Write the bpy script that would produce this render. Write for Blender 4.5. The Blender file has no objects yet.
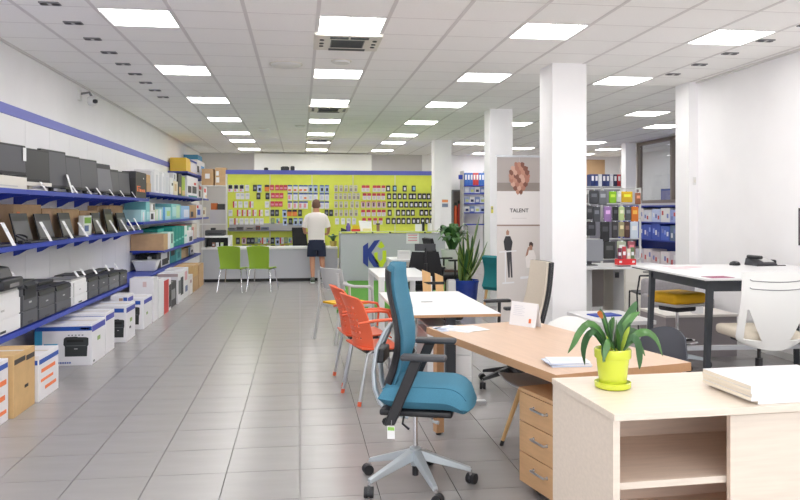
import bpy, bmesh, math, random
from mathutils import Vector, Matrix
random.seed(7)
PI = math.pi
scene = bpy.context.scene
COL = scene.collection
# ------------------------------------------------------------------ camera, world, exposure
cam_data = bpy.data.cameras.new('camera')
cam_data.sensor_width = 36.0
cam_data.lens = 745.0 / 800.0 * 36.0
cam_data.shift_y = -0.05
cam_data.clip_start = 0.05
camera = bpy.data.objects.new('camera', cam_data)
COL.objects.link(camera)
camera.location = (0, 0, 1.56)
camera.rotation_euler = (PI / 2, 0, -math.atan(100 / 745.0))
scene.camera = camera
world = bpy.data.worlds.new('daylight')
scene.world = world
world.use_nodes = True
world.node_tree.nodes['Background'].inputs[0].default_value = (0.93, 0.96, 1.0, 1)
world.node_tree.nodes['Background'].inputs[1].default_value = 2.2
scene.view_settings.view_transform = 'Standard'
scene.view_settings.look = 'None'
scene.view_settings.exposure = 0.62
scene.view_settings.gamma = 1.0
scene.view_settings.use_curve_mapping = False
scene.cycles.use_denoising = True
scene.cycles.max_bounces = 16
scene.cycles.diffuse_bounces = 10
PANEL_STRENGTH = 10.5

# ------------------------------------------------------------------ materials
def lin(c):
    return tuple(((x / 255.0) / 12.92 if x / 255.0 <= 0.04045 else ((x / 255.0 + 0.055) / 1.055) ** 2.4) for x in c)
MATS = {}
def mat(name, rgb, rough=0.5, metal=0.0, var=0.0, scale=8.0, bump=0.0, stretch=None, coat=0.0, spec=0.5):
    """principled material whose colour wanders a little through a noise texture"""
    if name in MATS:
        return MATS[name]
    m = bpy.data.materials.new(name)
    m.use_nodes = True
    nt = m.node_tree
    b = nt.nodes['Principled BSDF']
    c = lin(rgb)
    b.inputs['Base Color'].default_value = (*c, 1)
    b.inputs['Roughness'].default_value = rough
    b.inputs['Metallic'].default_value = metal
    b.inputs['Specular IOR Level'].default_value = spec
    if coat:
        b.inputs['Coat Weight'].default_value = coat
    if var or bump:
        tc = nt.nodes.new('ShaderNodeTexCoord')
        mp = nt.nodes.new('ShaderNodeMapping')
        nz = nt.nodes.new('ShaderNodeTexNoise')
        nz.inputs['Scale'].default_value = scale
        nz.inputs['Detail'].default_value = 4
        if stretch:
            mp.inputs['Scale'].default_value = stretch
        nt.links.new(tc.outputs['Object'], mp.inputs['Vector'])
        nt.links.new(mp.outputs['Vector'], nz.inputs['Vector'])
        if var:
            cr = nt.nodes.new('ShaderNodeValToRGB')
            cr.color_ramp.elements[0].position = 0.3
            cr.color_ramp.elements[1].position = 0.7
            cr.color_ramp.elements[0].color = (*[max(0, x * (1 - var)) for x in c], 1)
            cr.color_ramp.elements[1].color = (*[min(1, x * (1 + var)) for x in c], 1)
            nt.links.new(nz.outputs['Fac'], cr.inputs['Fac'])
            nt.links.new(cr.outputs['Color'], b.inputs['Base Color'])
        if bump:
            bp = nt.nodes.new('ShaderNodeBump')
            bp.inputs['Strength'].default_value = bump
            bp.inputs['Distance'].default_value = 0.002
            nt.links.new(nz.outputs['Fac'], bp.inputs['Height'])
            nt.links.new(bp.outputs['Normal'], b.inputs['Normal'])
    MATS[name] = m
    return m
def emit(name, rgb, strength):
    m = bpy.data.materials.new(name)
    m.use_nodes = True
    nt = m.node_tree
    nt.nodes.remove(nt.nodes['Principled BSDF'])
    e = nt.nodes.new('ShaderNodeEmission')
    e.inputs[0].default_value = (*lin(rgb), 1)
    e.inputs[1].default_value = strength
    nt.links.new(e.outputs[0], nt.nodes['Material Output'].inputs[0])
    MATS[name] = m
    return m
def flat(rgb, rough=0.55):
    return mat('print_%d_%d_%d' % tuple(rgb), rgb, rough)
WHITE_WALL = mat('white_wall_paint', (243, 242, 243), 0.6, var=0.015, scale=3)
GREY_WALL = mat('grey_wall_paint', (206, 202, 204), 0.7, var=0.02, scale=3)
PANEL_WHITE = mat('white_wall_panel', (243, 242, 245), 0.42, var=0.012, scale=2)
CEIL = mat('mineral_ceiling_tile', (250, 249, 246), 0.9, var=0.015, scale=60, bump=0.15)
TBAR = mat('ceiling_grid_bar', (222, 219, 217), 0.6)
FLOOR = mat('grey_porcelain_tile', (158, 155, 155), 0.27, var=0.05, scale=1.7, spec=0.5, stretch=(1, 5, 1))
GROUT = mat('floor_grout', (146, 142, 142), 0.8, var=0.05, scale=20)
LAMP = emit('ceiling_panel_glow', (255, 253, 250), PANEL_STRENGTH)
MAPLE = mat('pale_maple_laminate', (219, 206, 192), 0.4, var=0.05, scale=5, stretch=(1, 9, 14))
MAPLE_IN = mat('maple_interior_laminate', (224, 204, 188), 0.45, var=0.06, scale=5, stretch=(1, 9, 14))
OAK = mat('oak_laminate_top', (203, 172, 147), 0.36, var=0.05, scale=4, stretch=(10, 1, 10))
OAK_D = mat('oak_laminate_drawer', (206, 165, 122), 0.42, var=0.06, scale=4, stretch=(10, 2, 12))
OAK_E = mat('oak_edge_band', (188, 146, 108), 0.45, var=0.05, scale=6, stretch=(8, 1, 8))
PINE = mat('pale_beech_wood', (222, 178, 122), 0.5, var=0.06, scale=6, stretch=(8, 8, 1))
WHITE_LAM = mat('white_laminate', (228, 228, 229), 0.35)
WHITE_PL = mat('white_plastic', (224, 224, 222), 0.35)
OFFWHITE = mat('warm_white_plastic', (222, 218, 208), 0.45)
GREY_LAM = mat('light_grey_laminate', (188, 189, 197), 0.45, var=0.015, scale=3)
GREY_L2 = mat('reception_grey_laminate', (186, 188, 194), 0.5, var=0.03, scale=40)
BLUE_SHELF = mat('royal_blue_steel', (38, 62, 168), 0.4)
BLUE_STRIPE = mat('periwinkle_blue_band', (118, 124, 205), 0.5)
BLUE_HEAD = mat('header_blue', (92, 100, 186), 0.5)
LIME = mat('lime_slatwall', (220, 228, 84), 0.5, var=0.03, scale=6)
LIME_POT = mat('lime_glazed_pot', (198, 208, 62), 0.25, coat=0.4)
LIME_SEAT = mat('lime_green_plastic', (148, 182, 52), 0.38)
ORANGE = mat('orange_plastic', (230, 104, 68), 0.4)
BLUE_FAB = mat('petrol_blue_fabric', (66, 124, 150), 0.85, var=0.07, scale=160, bump=0.2)
BLUE_FAB2 = mat('light_blue_fabric', (100, 160, 190), 0.85, var=0.06, scale=160, bump=0.2)
TEAL_FAB = mat('teal_fabric', (24, 118, 124), 0.8, var=0.05, scale=90)
BLACK_PL = mat('black_plastic', (34, 34, 38), 0.45)
DARK_GREY = mat('charcoal_plastic', (62, 63, 68), 0.5)
BLACK_FAB = mat('black_mesh_fabric', (26, 26, 29), 0.8, var=0.1, scale=200)
GREY_PL = mat('mid_grey_plastic', (128, 128, 130), 0.5)
LGREY_PL = mat('pale_grey_plastic', (190, 190, 190), 0.45)
ALU = mat('brushed_aluminium', (198, 200, 205), 0.32, 0.85)
SILVER = mat('silver_painted_metal', (186, 194, 200), 0.35, 0.4)
CHROME = mat('chrome', (220, 220, 224), 0.12, 1.0)
STEEL_DK = mat('anthracite_steel', (58, 62, 68), 0.45, 0.2)
YELLOW = mat('mustard_fabric', (232, 178, 20), 0.75, var=0.05, scale=120)
BEIGE_FAB = mat('beige_fabric', (206, 196, 180), 0.8, var=0.05, scale=120)
CARD = mat('brown_cardboard', (194, 160, 122), 0.8, var=0.06, scale=12)
CARD_L = mat('light_cardboard', (205, 170, 120), 0.8, var=0.05, scale=12)
CARTON = mat('white_carton', (232, 231, 235), 0.5, var=0.012, scale=6)
PAPER = mat('white_paper', (232, 232, 234), 0.7)
SCREEN = mat('dark_screen_glass', (60, 60, 66), 0.28)
SCREEN2 = mat('matt_grey_screen', (76, 76, 82), 0.4)
LEAF = mat('plant_leaf_green', (70, 112, 56), 0.28, var=0.35, scale=9)
LEAF_D = mat('deep_leaf_green', (48, 88, 46), 0.4, var=0.25, scale=9)
LEAF_Y = mat('yellow_green_leaf_edge', (150, 168, 60), 0.45, var=0.2, scale=9)
BLUE_POT = mat('cobalt_glazed_pot', (36, 66, 160), 0.2, var=0.12, scale=14, coat=0.3)
SOIL = mat('potting_soil', (60, 44, 34), 0.95, var=0.3, scale=40)
RUG = mat('green_grass_rug', (78, 138, 44), 0.95, var=0.2, scale=60)
PRINTER_DK = mat('printer_dark_grey', (86, 87, 93), 0.5, var=0.03, scale=20)
PRINTER_BK = mat('printer_black', (40, 41, 46), 0.45)
PRINTER_WH = mat('printer_white', (232, 232, 234), 0.42)
BRAND_BLUE = mat('carton_blue_print', (38, 84, 176), 0.45)
BRAND_CYAN = mat('carton_cyan_print', (60, 160, 205), 0.45)
ORANGE_INK = mat('orange_ink', (240, 130, 80), 0.6)
NAVY = mat('navy_shorts_cloth', (36, 42, 66), 0.85, var=0.08, scale=60)
SKIN = mat('skin', (206, 150, 122), 0.55, var=0.04, scale=30)
SHIRT = mat('white_striped_shirt', (236, 228, 226), 0.85)
HAIR = mat('brown_hair', (116, 86, 70), 0.7, var=0.2, scale=80)
def glass(name, rgb, rough=0.03):
    m = bpy.data.materials.new(name)
    m.use_nodes = True
    nt = m.node_tree
    b = nt.nodes['Principled BSDF']
    tr = nt.nodes.new('ShaderNodeBsdfTransparent')
    tr.inputs[0].default_value = (*lin(rgb), 1)
    gl = nt.nodes.new('ShaderNodeBsdfGlossy')
    gl.inputs['Roughness'].default_value = rough
    mx = nt.nodes.new('ShaderNodeMixShader')
    mx.inputs[0].default_value = 0.07
    nt.links.new(tr.outputs[0], mx.inputs[1])
    nt.links.new(gl.outputs[0], mx.inputs[2])
    nt.links.new(mx.outputs[0], nt.nodes['Material Output'].inputs[0])
    nt.nodes.remove(b)
    MATS[name] = m
    return m
GLASS = glass('window_glass', (235, 238, 240))

# ------------------------------------------------------------------ mesh builder
class MB:
    def __init__(s):
        s.v = []; s.f = []; s.mi = []; s.mats = []; s.cur = 0
    def use(s, m):
        if m not in s.mats:
            s.mats.append(m)
        s.cur = s.mats.index(m)
        return s
    def add(s, vs, fs):
        n = len(s.v)
        s.v += [tuple(p) for p in vs]
        for f in fs:
            s.f.append(tuple(i + n for i in f)); s.mi.append(s.cur)
        return s
    def box(s, x0, x1, y0, y1, z0, z1, M=None):
        vs = [Vector(p) for p in ((x0,y0,z0),(x1,y0,z0),(x1,y1,z0),(x0,y1,z0),(x0,y0,z1),(x1,y0,z1),(x1,y1,z1),(x0,y1,z1))]
        if M is not None:
            vs = [M @ p for p in vs]
        return s.add(vs, [(0,3,2,1),(4,5,6,7),(0,1,5,4),(1,2,6,5),(2,3,7,6),(3,0,4,7)])
    def cbox(s, c, size, M=None):
        return s.box(c[0]-size[0]/2, c[0]+size[0]/2, c[1]-size[1]/2, c[1]+size[1]/2, c[2]-size[2]/2, c[2]+size[2]/2, M)
    def rbox(s, c, size, r, seg=3, M=None):
        bm = bmesh.new()
        bmesh.ops.create_cube(bm, size=1.0)
        for v in bm.verts:
            v.co = Vector((v.co.x*size[0], v.co.y*size[1], v.co.z*size[2]))
        bmesh.ops.bevel(bm, geom=list(bm.edges), offset=r, segments=seg, profile=0.5, affect='EDGES', clamp_overlap=True)
        bm.verts.index_update()
        vs = [v.co + Vector(c) for v in bm.verts]
        if M is not None:
            vs = [M @ p for p in vs]
        fs = [tuple(v.index for v in f.verts) for f in bm.faces]
        bm.free()
        return s.add(vs, fs)
    def hexa(s, bot, top):
        return s.add(list(bot) + list(top), [(0,3,2,1),(4,5,6,7),(0,1,5,4),(1,2,6,5),(2,3,7,6),(3,0,4,7)])
    def prism(s, poly, fn, a, b):
        """poly: 2-D outline; fn(p, q, t) -> 3-D"""
        n = len(poly)
        vs = [fn(p, q, a) for p, q in poly] + [fn(p, q, b) for p, q in poly]
        fs = [tuple(range(n - 1, -1, -1)), tuple(range(n, 2 * n))]
        fs += [(i, (i + 1) % n, n + (i + 1) % n, n + i) for i in range(n)]
        return s.add(vs, fs)
    def tube(s, pts, r, n=8, cap=True, sy=1.0):
        pts = [Vector(p) for p in pts]
        rs = r if isinstance(r, (list, tuple)) else [r] * len(pts)
        vs = []; fs = []
        ref = None
        for i, p in enumerate(pts):
            if i == 0: d = pts[1] - pts[0]
            elif i == len(pts) - 1: d = pts[-1] - pts[-2]
            else: d = (pts[i+1] - p).normalized() + (p - pts[i-1]).normalized()
            if d.length < 1e-9: d = Vector((0, 0, 1))
            d.normalize()
            if ref is None:
                ref = Vector((0, 0, 1)) if abs(d.z) < 0.9 else Vector((1, 0, 0))
            u = (ref - d * ref.dot(d)).normalized()
            w = d.cross(u)
            ref = u
            for k in range(n):
                a = 2 * PI * k / n
                vs.append(p + u * (math.cos(a) * rs[i] * sy) + w * (math.sin(a) * rs[i]))
        for i in range(len(pts) - 1):
            for k in range(n):
                fs.append((i*n+k, i*n+(k+1) % n, (i+1)*n+(k+1) % n, (i+1)*n+k))
        if cap:
            fs.append(tuple(range(n - 1, -1, -1)))
            fs.append(tuple((len(pts)-1)*n + k for k in range(n)))
        return s.add(vs, fs)
    def lathe(s, prof, n=20, c=(0, 0, 0), sx=1.0, sy=1.0):
        vs = []; fs = []
        for r, z in prof:
            for k in range(n):
                a = 2 * PI * k / n
                vs.append((c[0] + r*math.cos(a)*sx, c[1] + r*math.sin(a)*sy, c[2] + z))
        for i in range(len(prof) - 1):
            for k in range(n):
                fs.append((i*n+k, i*n+(k+1) % n, (i+1)*n+(k+1) % n, (i+1)*n+k))
        fs.append(tuple(range(n - 1, -1, -1)))
        fs.append(tuple((len(prof)-1)*n + k for k in range(n)))
        return s.add(vs, fs)
    def sheet(s, fn, nu, nv, t, skip=None):
        """thick sheet: fn(u, v) with u, v in 0..1; t = thickness; skip(u, v) cuts holes"""
        P = [[Vector(fn(i / nu, j / nv)) for j in range(nv + 1)] for i in range(nu + 1)]
        N = [[None] * (nv + 1) for _ in range(nu + 1)]
        for i in range(nu + 1):
            for j in range(nv + 1):
                a = P[min(i+1, nu)][j] - P[max(i-1, 0)][j]
                b = P[i][min(j+1, nv)] - P[i][max(j-1, 0)]
                c = a.cross(b)
                N[i][j] = c.normalized() if c.length > 1e-9 else Vector((0, 0, 1))
        vs = []; idx = {}
        for i in range(nu + 1):
            for j in range(nv + 1):
                idx[i, j, 0] = len(vs); vs.append(P[i][j] + N[i][j] * (t / 2))
                idx[i, j, 1] = len(vs); vs.append(P[i][j] - N[i][j] * (t / 2))
        on = lambda i, j: 0 <= i < nu and 0 <= j < nv and not (skip and skip((i + .5) / nu, (j + .5) / nv))
        fs = []
        for i in range(nu):
            for j in range(nv):
                if not on(i, j): continue
                fs.append((idx[i,j,0], idx[i+1,j,0], idx[i+1,j+1,0], idx[i,j+1,0]))
                fs.append((idx[i,j,1], idx[i,j+1,1], idx[i+1,j+1,1], idx[i+1,j,1]))
                for di, dj, a, b in ((-1,0,(i,j),(i,j+1)), (1,0,(i+1,j+1),(i+1,j)), (0,-1,(i+1,j),(i,j)), (0,1,(i,j+1),(i+1,j+1))):
                    if not on(i + di, j + dj):
                        fs.append((idx[(*a,0)], idx[(*b,0)], idx[(*b,1)], idx[(*a,1)]))
        return s.add(vs, fs)
    def mesh(s, name, m=None, smooth=False, bevel=0.0):
        me = bpy.data.meshes.new(name)
        me.from_pydata(s.v, [], s.f)
        if s.mats:
            for q in s.mats: me.materials.append(q)
            me.polygons.foreach_set('material_index', s.mi)
        elif m is not None:
            me.materials.append(m)
        if bevel:
            bm = bmesh.new(); bm.from_mesh(me)
            es = [e for e in bm.edges if len(e.link_faces) == 2 and e.calc_face_angle(0) > 0.6]
            bmesh.ops.bevel(bm, geom=es, offset=bevel, segments=2, profile=0.5, affect='EDGES', clamp_overlap=True)
            bm.to_mesh(me); bm.free()
        if smooth:
            me.polygons.foreach_set('use_smooth', [True] * len(me.polygons))
            try: me.set_sharp_from_angle(angle=0.7)
            except Exception: pass
        me.update()
        return me
    def build(s, name, m=None, parent=None, smooth=False, bevel=0.0):
        return link(name, s.mesh(name, m, smooth, bevel), parent)
def link(name, me, parent=None, loc=None, rz=0.0):
    o = bpy.data.objects.new(name, me)
    COL.objects.link(o)
    if parent is not None: o.parent = parent
    if loc is not None: o.location = loc
    if rz: o.rotation_euler = (0, 0, rz)
    return o
def tag(o, label=None, cat=None, group=None, kind=None):
    if label: o['label'] = label
    if cat: o['category'] = cat
    if group: o['group'] = group
    if kind: o['kind'] = kind
    return o
def thing(name, label, cat, loc=(0, 0, 0), rz=0.0, group=None):
    o = bpy.data.objects.new(name, None)
    COL.objects.link(o)
    o.empty_display_size = 0.1
    o.location = loc; o.rotation_euler = (0, 0, rz)
    return tag(o, label, cat, group)
def structure(name, mb, m=None, **k):
    return tag(mb.build(name, m, None, **k), kind='structure')
def copy_tree(o, parent=None):
    c = o.copy(); COL.objects.link(c); c.parent = parent
    for ch in list(o.children): copy_tree(ch, c)
    return c
def place(proto, loc, rz, label, group=None):
    c = copy_tree(proto); c.location = loc; c.rotation_euler = (0, 0, rz)
    c['label'] = label
    if group: c['group'] = group
    return c
def RZ(a): return Matrix.Rotation(a, 4, 'Z')
def TR(x, y, z): return Matrix.Translation((x, y, z))
def text_mesh(s, size, depth=0.002, bold=0.0):
    cu = bpy.data.curves.new('lettering', 'FONT')
    cu.body = s; cu.size = size; cu.extrude = depth; cu.align_x = 'CENTER'; cu.align_y = 'CENTER'; cu.offset = bold
    cu.resolution_u = 2
    ob = bpy.data.objects.new('lettering', cu)
    COL.objects.link(ob)
    dg = bpy.context.evaluated_depsgraph_get()
    me = bpy.data.meshes.new_from_object(ob.evaluated_get(dg))
    bpy.data.objects.remove(ob); bpy.data.curves.remove(cu)
    return me
def lettering(s, size, m, parent, loc, rot, depth=0.001, bold=0.0, name='lettering'):
    """rot: euler; text lies in its local xy plane"""
    me = text_mesh(s, size, depth, bold)
    me.materials.clear(); me.materials.append(m)
    o = link(name, me, parent, loc)
    o.rotation_euler = rot
    return o
FACE_R = (PI / 2, 0, PI / 2)      # lettering that is read looking towards -x (on a face turned to +x)
FACE_N = (PI / 2, 0, 0)           # lettering on a face turned to -y (towards the camera)
# ------------------------------------------------------------------ the room shell
XL, XR, YB, ZC = -2.85, 5.05, 21.9, 3.2
YF = -4.0
XE = 9.75
mb = MB().box(XL - .2, XE, YF, YB + .2, -.2, -.012)
floor = structure('floor', mb, GROUT)
# floor tiles: the largest in view as single pieces, the rest as one mesh
TX, TY = .432, .452
tile_me = MB().box(.0025, TX - .0025, .0025, TY - .0025, -.012, 0).mesh('floor_tile', FLOOR)
single = []
rest = MB()
def tile_dist(i, j):
    return (i * TX) ** 2 * .5 + (j * TY) ** 2
cells = [(i, j) for i in range(-7, 23) for j in range(-9, 49) if XL < i * TX + TX and i * TX < XE and j * TY + .0 < YB]
near = sorted([c for c in cells if c[1] >= 8 and -1.30 * .5 * (c[1] + 2) * TY < (c[0] + 1) * TX < .72 * (c[1] + 1) * TY and c[0] * TX < 5.0], key=lambda c: c[1])[:296]
near_set = set(near)
for i, j in cells:
    if (i, j) in near_set:
        link('floor_tile', tile_me, floor, (i * TX, j * TY, 0))
    else:
        rest.box(i * TX + .0025, (i + 1) * TX - .0025, j * TY + .0025, (j + 1) * TY - .0025, -.012, 0)
tag(rest.build('floor_tile_field', FLOOR, floor), kind='stuff')
# left wall with its panels and painted band
wl = structure('wall_left', MB().box(XL - .2, XL, YF, YB + .2, 0, ZC + .3), WHITE_WALL)
pm = MB().box(0, .02, .003, .757, .09, 2.49).mesh('wall_panel', PANEL_WHITE)
for k in range(-7, 14):
    link('wall_panel', pm, wl, (XL, 8.95 + k * .76, 0))
MB().box(XL, XL + .026, 3.6, 19.0, 2.495, 2.595).build('painted_band', BLUE_STRIPE, wl)
MB().box(XL, XL + .03, YF, YB, 0, .08).build('skirting', GREY_PL, wl)
# back wall, with the white boxed-out stretch
wb = structure('wall_back', MB().box(XL, XE, YB, YB + .2, 0, ZC + .3), GREY_WALL)
MB().box(-1.28, 2.05, YB - .45, YB, 0, ZC - .03).build('boxed_out_section', WHITE_WALL, wb)
MB().box(3.6, XE, YB - .02, YB, 0, ZC).build('white_section', WHITE_WALL, wb)
# right wall, its end post and the wider part of the shop behind it
wr = structure('wall_right', MB().box(XR, XR + .18, YF, 8.95, 0, ZC + .3), WHITE_WALL)
MB().box(XR - .02, XR, YF, 8.93, 0, .07).build('skirting', WHITE_PL, wr)
def pillar(name, x0, x1, y0, y1):
    o = structure(name, MB().box(x0, x1, y0, y1, 0, ZC + .02), WHITE_WALL, bevel=.004)
    MB().box(x0 - .012, x1 + .012, y0 - .012, y1 + .012, 0, .07).build('skirting', WHITE_PL, o)
    return o
pillar('pillar_1', 2.785, 3.185, 8.0, 8.44)
pillar('pillar_2', 3.05, 3.43, 11.77, 12.15)
pillar('pillar_3', 3.12, 3.52, 17.16, 17.56)
pillar('pillar_4', 4.93, 5.28, 8.95, 9.30)
pillar('pillar_5', 7.86, 8.12, 17.25, 17.5)
wo = structure('wall_outer', MB().box(8.14, 8.3, 8.9, 17.25, 0, 1.72).box(8.14, 8.3, 8.9, 13.9, 1.72, ZC).box(8.14, XE, 8.7, 8.9, 0, ZC + .3), GREY_WALL)
structure('wall_far_right', MB().box(XE, XE + .2, 8.7, YB + .2, 0, ZC + .3), WHITE_WALL)
# windows in the outer wall
WFR = mat('taupe_window_frame', (138, 126, 118), 0.5)
w1 = thing('window_1', 'tall taupe framed window above the blue boxed shelves', 'window', (8.2, 13.9, 1.72)); w1['kind'] = 'structure'
del w1['category']
for y in (0, 1.62, 3.28): MB().box(-.06, .06, y, y + .07, 0, 1.46).build('window_mullion', WFR, w1)
for z in (0, 1.40): MB().box(-.06, .06, .0, 3.35, z, z + .07).build('window_rail', WFR, w1)
for y in (.07, 1.69): MB().box(-.006, .006, y, y + 1.57, .07, 1.40).build('pane', GLASS, w1)
# ------------------------------------------------------------------ ceiling
ceil = structure('ceiling', MB().box(XL - .2, XE + .2, YF, YB + .2, ZC + .03, ZC + .15), GREY_WALL)
GX, GY, G = .15, 6.3, .6
LX = [(-3, 'leftmost'), (0, 'second'), (3, 'third'), (6, 'fourth')]
LROWS = [(6.3, 'nearest'), (8.7, 'second nearest'), (11.1, 'third nearest'), (13.5, 'fourth nearest'), (15.9, 'fifth'), (17.7, 'second farthest'), (20.1, 'farthest')]
lights = {}
for c, cn in LX:
    for y, rn in LROWS:
        if c == 6 and y > 9: 
            continue
        lights[c, round((y - GY) / G)] = '%s square light panel in the %s ceiling column from the left' % (rn, cn)
for c in (-3, 0, 3, 6):  # unseen rows continuing over and behind the viewer, added to light the room
    for y in (-3.3, -.9, 1.5, 3.9):
        lights[c, round((y - GY) / G)] = None
extra = {(6, 12): 'light panel of the deep fourth column glimpsed right of the second pillar', (6, 19): 'light panel of the fourth column seen far beyond the poster',
    (9, 9): 'nearest light panel seen in the opening between the front pillar and right wall', (11, 12): 'light panel right above the taupe window corner in the opening', (11, 18): 'light panel left of the small corner post in the opening',
    (13, 21): 'far light panel left of the corner post, second from the back', (13, 24): 'farthest light panel in the opening, partly behind the front pillar', (9, 21): 'light panel peeking left of the front pillar above the poster', (9, 15): 'light panel hidden behind the top of the front pillar', (14, 12): 'added light panel brightening the room behind the near taupe window pane', (14, 15): 'added light panel brightening the room behind the far taupe window pane', (8,24): 'farthest light panel right of the back pillar', (7,19): 'second farthest light panel right of the back pillar'}  # the two behind the window panes are added to brighten the room beyond
lights.update(extra)
air = {(0, 1): 1, (0, 9): 1, (0, 18): 1}
tile_c = MB().box(.008, G - .008, .005, G - .005, 0, .025).mesh('ceiling_tile', CEIL)
rest = MB()
nt_ = 0
for i in range(-5, 17):
    for j in range(-17, 26):
        x, y = GX + i * G, GY + j * G
        if (i, j) in lights or (i, j) in air: continue
        if y < 8.7 and x > 5.0: continue
        if 5.6 <= y < 13.5 and (x < 4.9):
            link('ceiling_tile', tile_c, ceil, (x, y, ZC)); nt_ += 1
        else:
            rest.box(x + .008, x + G - .008, y + .005, y + G - .005, ZC, ZC + .025)
tag(rest.build('ceiling_tile_field', CEIL, ceil), kind='stuff')
for i in range(-5, 18):
    x = GX + i * G
    MB().box(x - .016, x + .016, YF if x < 5 else 8.9, YB, ZC - .004, ZC + .022).build('grid_bar', TBAR, ceil)
cb = MB()
for j in range(-17, 27):
    y = GY + j * G
    cb.box(XL, XR if y < 8.8 else XE, y - .006, y + .006, ZC - .001, ZC + .02)
tag(cb.build('grid_cross_bars', TBAR, ceil), kind='stuff')
MB().box(XL, XL + .03, YF, YB, ZC - .02, ZC + .02).build('edge_trim', TBAR, ceil)
MB().box(XR - .03, XR, YF, 8.95, ZC - .02, ZC + .02).build('edge_trim', TBAR, ceil)
fr_me = MB().box(.006,.594,.006,.022,-.006,.02).box(.006,.594,.578,.594,-.006,.02).box(.006,.022,.022,.578,-.006,.02).box(.578,.594,.022,.578,-.006,.02).mesh('light_frame', WHITE_PL)
df_me = MB().box(.022, .578, .022, .578, 0.002, .016).mesh('light_diffuser', LAMP)
for (i, j), lab in lights.items():
    t = thing('ceiling_light', lab or 'square ceiling light panel over the viewer, out of the picture', 'ceiling light', (GX + i * G, GY + j * G, ZC), 0, 'recessed square ceiling lights')
    link('frame', fr_me, t); link('diffuser', df_me, t)
# air conditioning cassettes
def cassette(loc, lab):
    t = thing('air_conditioner', lab, 'air conditioner', loc, 0, 'ceiling cassette air conditioners')
    MB().box(-.02, .62, -.02, .62, -.035, .02).build('casing', OFFWHITE, t, bevel=.01)
    MB().box(.14, .46, .14, .46, -.04, -.036).build('intake_grille', GREY_PL, t)
    for k in range(6):
        MB().box(.15, .45, .155 + k * .05, .175 + k * .05, -.046, -.040).build('grille_slat', DARK_GREY, t)
    for a, b, c, d in ((.13,.30,.03,.085), (.32,.49,.03,.085), (.13,.49,.52,.58)):
        MB().box(a, b, c, d, -.043, -.036).build('louvre', STEEL_DK, t)
    for x in (.035, .535):
        for y in (.16, .30, .42):
            MB().lathe([(.0, -.042), (.022, -.042), (.022, -.034), (0, -.034)], 10, (x + .02, y, 0)).build('vent', BLACK_PL, t)
    return t
cassette((.15, 6.9, ZC), 'large cassette air conditioner just behind the nearest middle light panel')
cassette((.15, 11.7, ZC), 'second cassette air conditioner farther down the middle light column')
cassette((.15, 17.1, ZC), 'farthest small looking cassette air conditioner between far light panels')
# small recessed spotlights
def spot(loc, lab, grp):
    t = thing('recessed_spotlight', lab, 'spotlight', loc, 0, grp)
    MB().box(-.075, .075, -.045, .045, -.008, .01).build('housing', GREY_PL, t)
    for x in (-.045, .045):
        MB().lathe([(.030, -.012), (.030, -.006), (.012, -.006), (.012, -.012)], 12, (x, 0, 0)).build('lamp_head', BLACK_PL, t)
    MB().box(-.012, .012, -.03, .03, -.011, -.007).build('gimbal', LGREY_PL, t)
nm = ['nearest', 'second', 'third', 'fourth', 'fifth', 'sixth', 'seventh', 'eighth', 'farthest']
for k in range(9):
    spot((-1.965, 6.22 + k * .617, ZC - .002), '%s dark twin spotlight of the row along the left ceiling edge' % nm[k], 'spotlights along the left ceiling edge')
for k in range(5):
    spot((4.455, 6.06 + k * .6, ZC - .002), '%s dark twin spotlight of the short row by the right wall' % ['nearest', 'second', 'third', 'fourth', 'farthest'][k], 'spotlights along the right ceiling edge')
# smoke detectors and round vents
def disc(name, loc, r, lab, cat):
    t = thing(name, lab, cat, loc)
    MB().lathe([(r, .0), (r, -.012), (r * .9, -.025), (0.001, -.03)], 24).build('cover', WHITE_PL, t, smooth=True)
    MB().lathe([(r * 1.12, .004), (r * 1.12, -.006), (.001, -.006)], 24).build('base_ring', OFFWHITE, t)
disc('ceiling_speaker', (-.155, 8.46, ZC - .004), .165, 'round cream ceiling disc left of the air conditioner', 'ceiling disc')
disc('ceiling_vent', (.45, 8.2, ZC - .004), .10, 'flat white ceiling disc between the air conditioner and second light', 'ceiling disc')
disc('smoke_detector', (-.72, 15.3, ZC - .004), .10, 'small far ceiling detector right of the leftmost light column', 'detector')
disc('smoke_detector', (.0, 14.6, ZC - .004), .09, 'faint white ceiling disc left of the far middle lights', 'detector')
# security camera on the left wall
t = thing('security_camera', 'small white dome security camera under the left ceiling edge', 'camera', (XL, 10.15, 3.0))
MB().box(0, .03, -.05, .05, -.02, .12).build('wall_plate', WHITE_PL, t)
MB().tube([(.02, 0, .07), (.13, 0, .09), (.16, 0, .04)], .016, 8).build('bracket', GREY_PL, t)
MB().lathe([(.001, -.075), (.05, -.055), (.07, -.02), (.075, .03), (.04, .06), (.001, .065)], 16, (.17, 0, -.02)).build('housing', WHITE_PL, t, smooth=True)
MB().lathe([(.001, -.03), (.03, -.02), (.035, .0), (.03, .02), (.001, .03)], 12, (.215, -.045, -.03)).build('lens', BLACK_PL, t, smooth=True)
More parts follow.
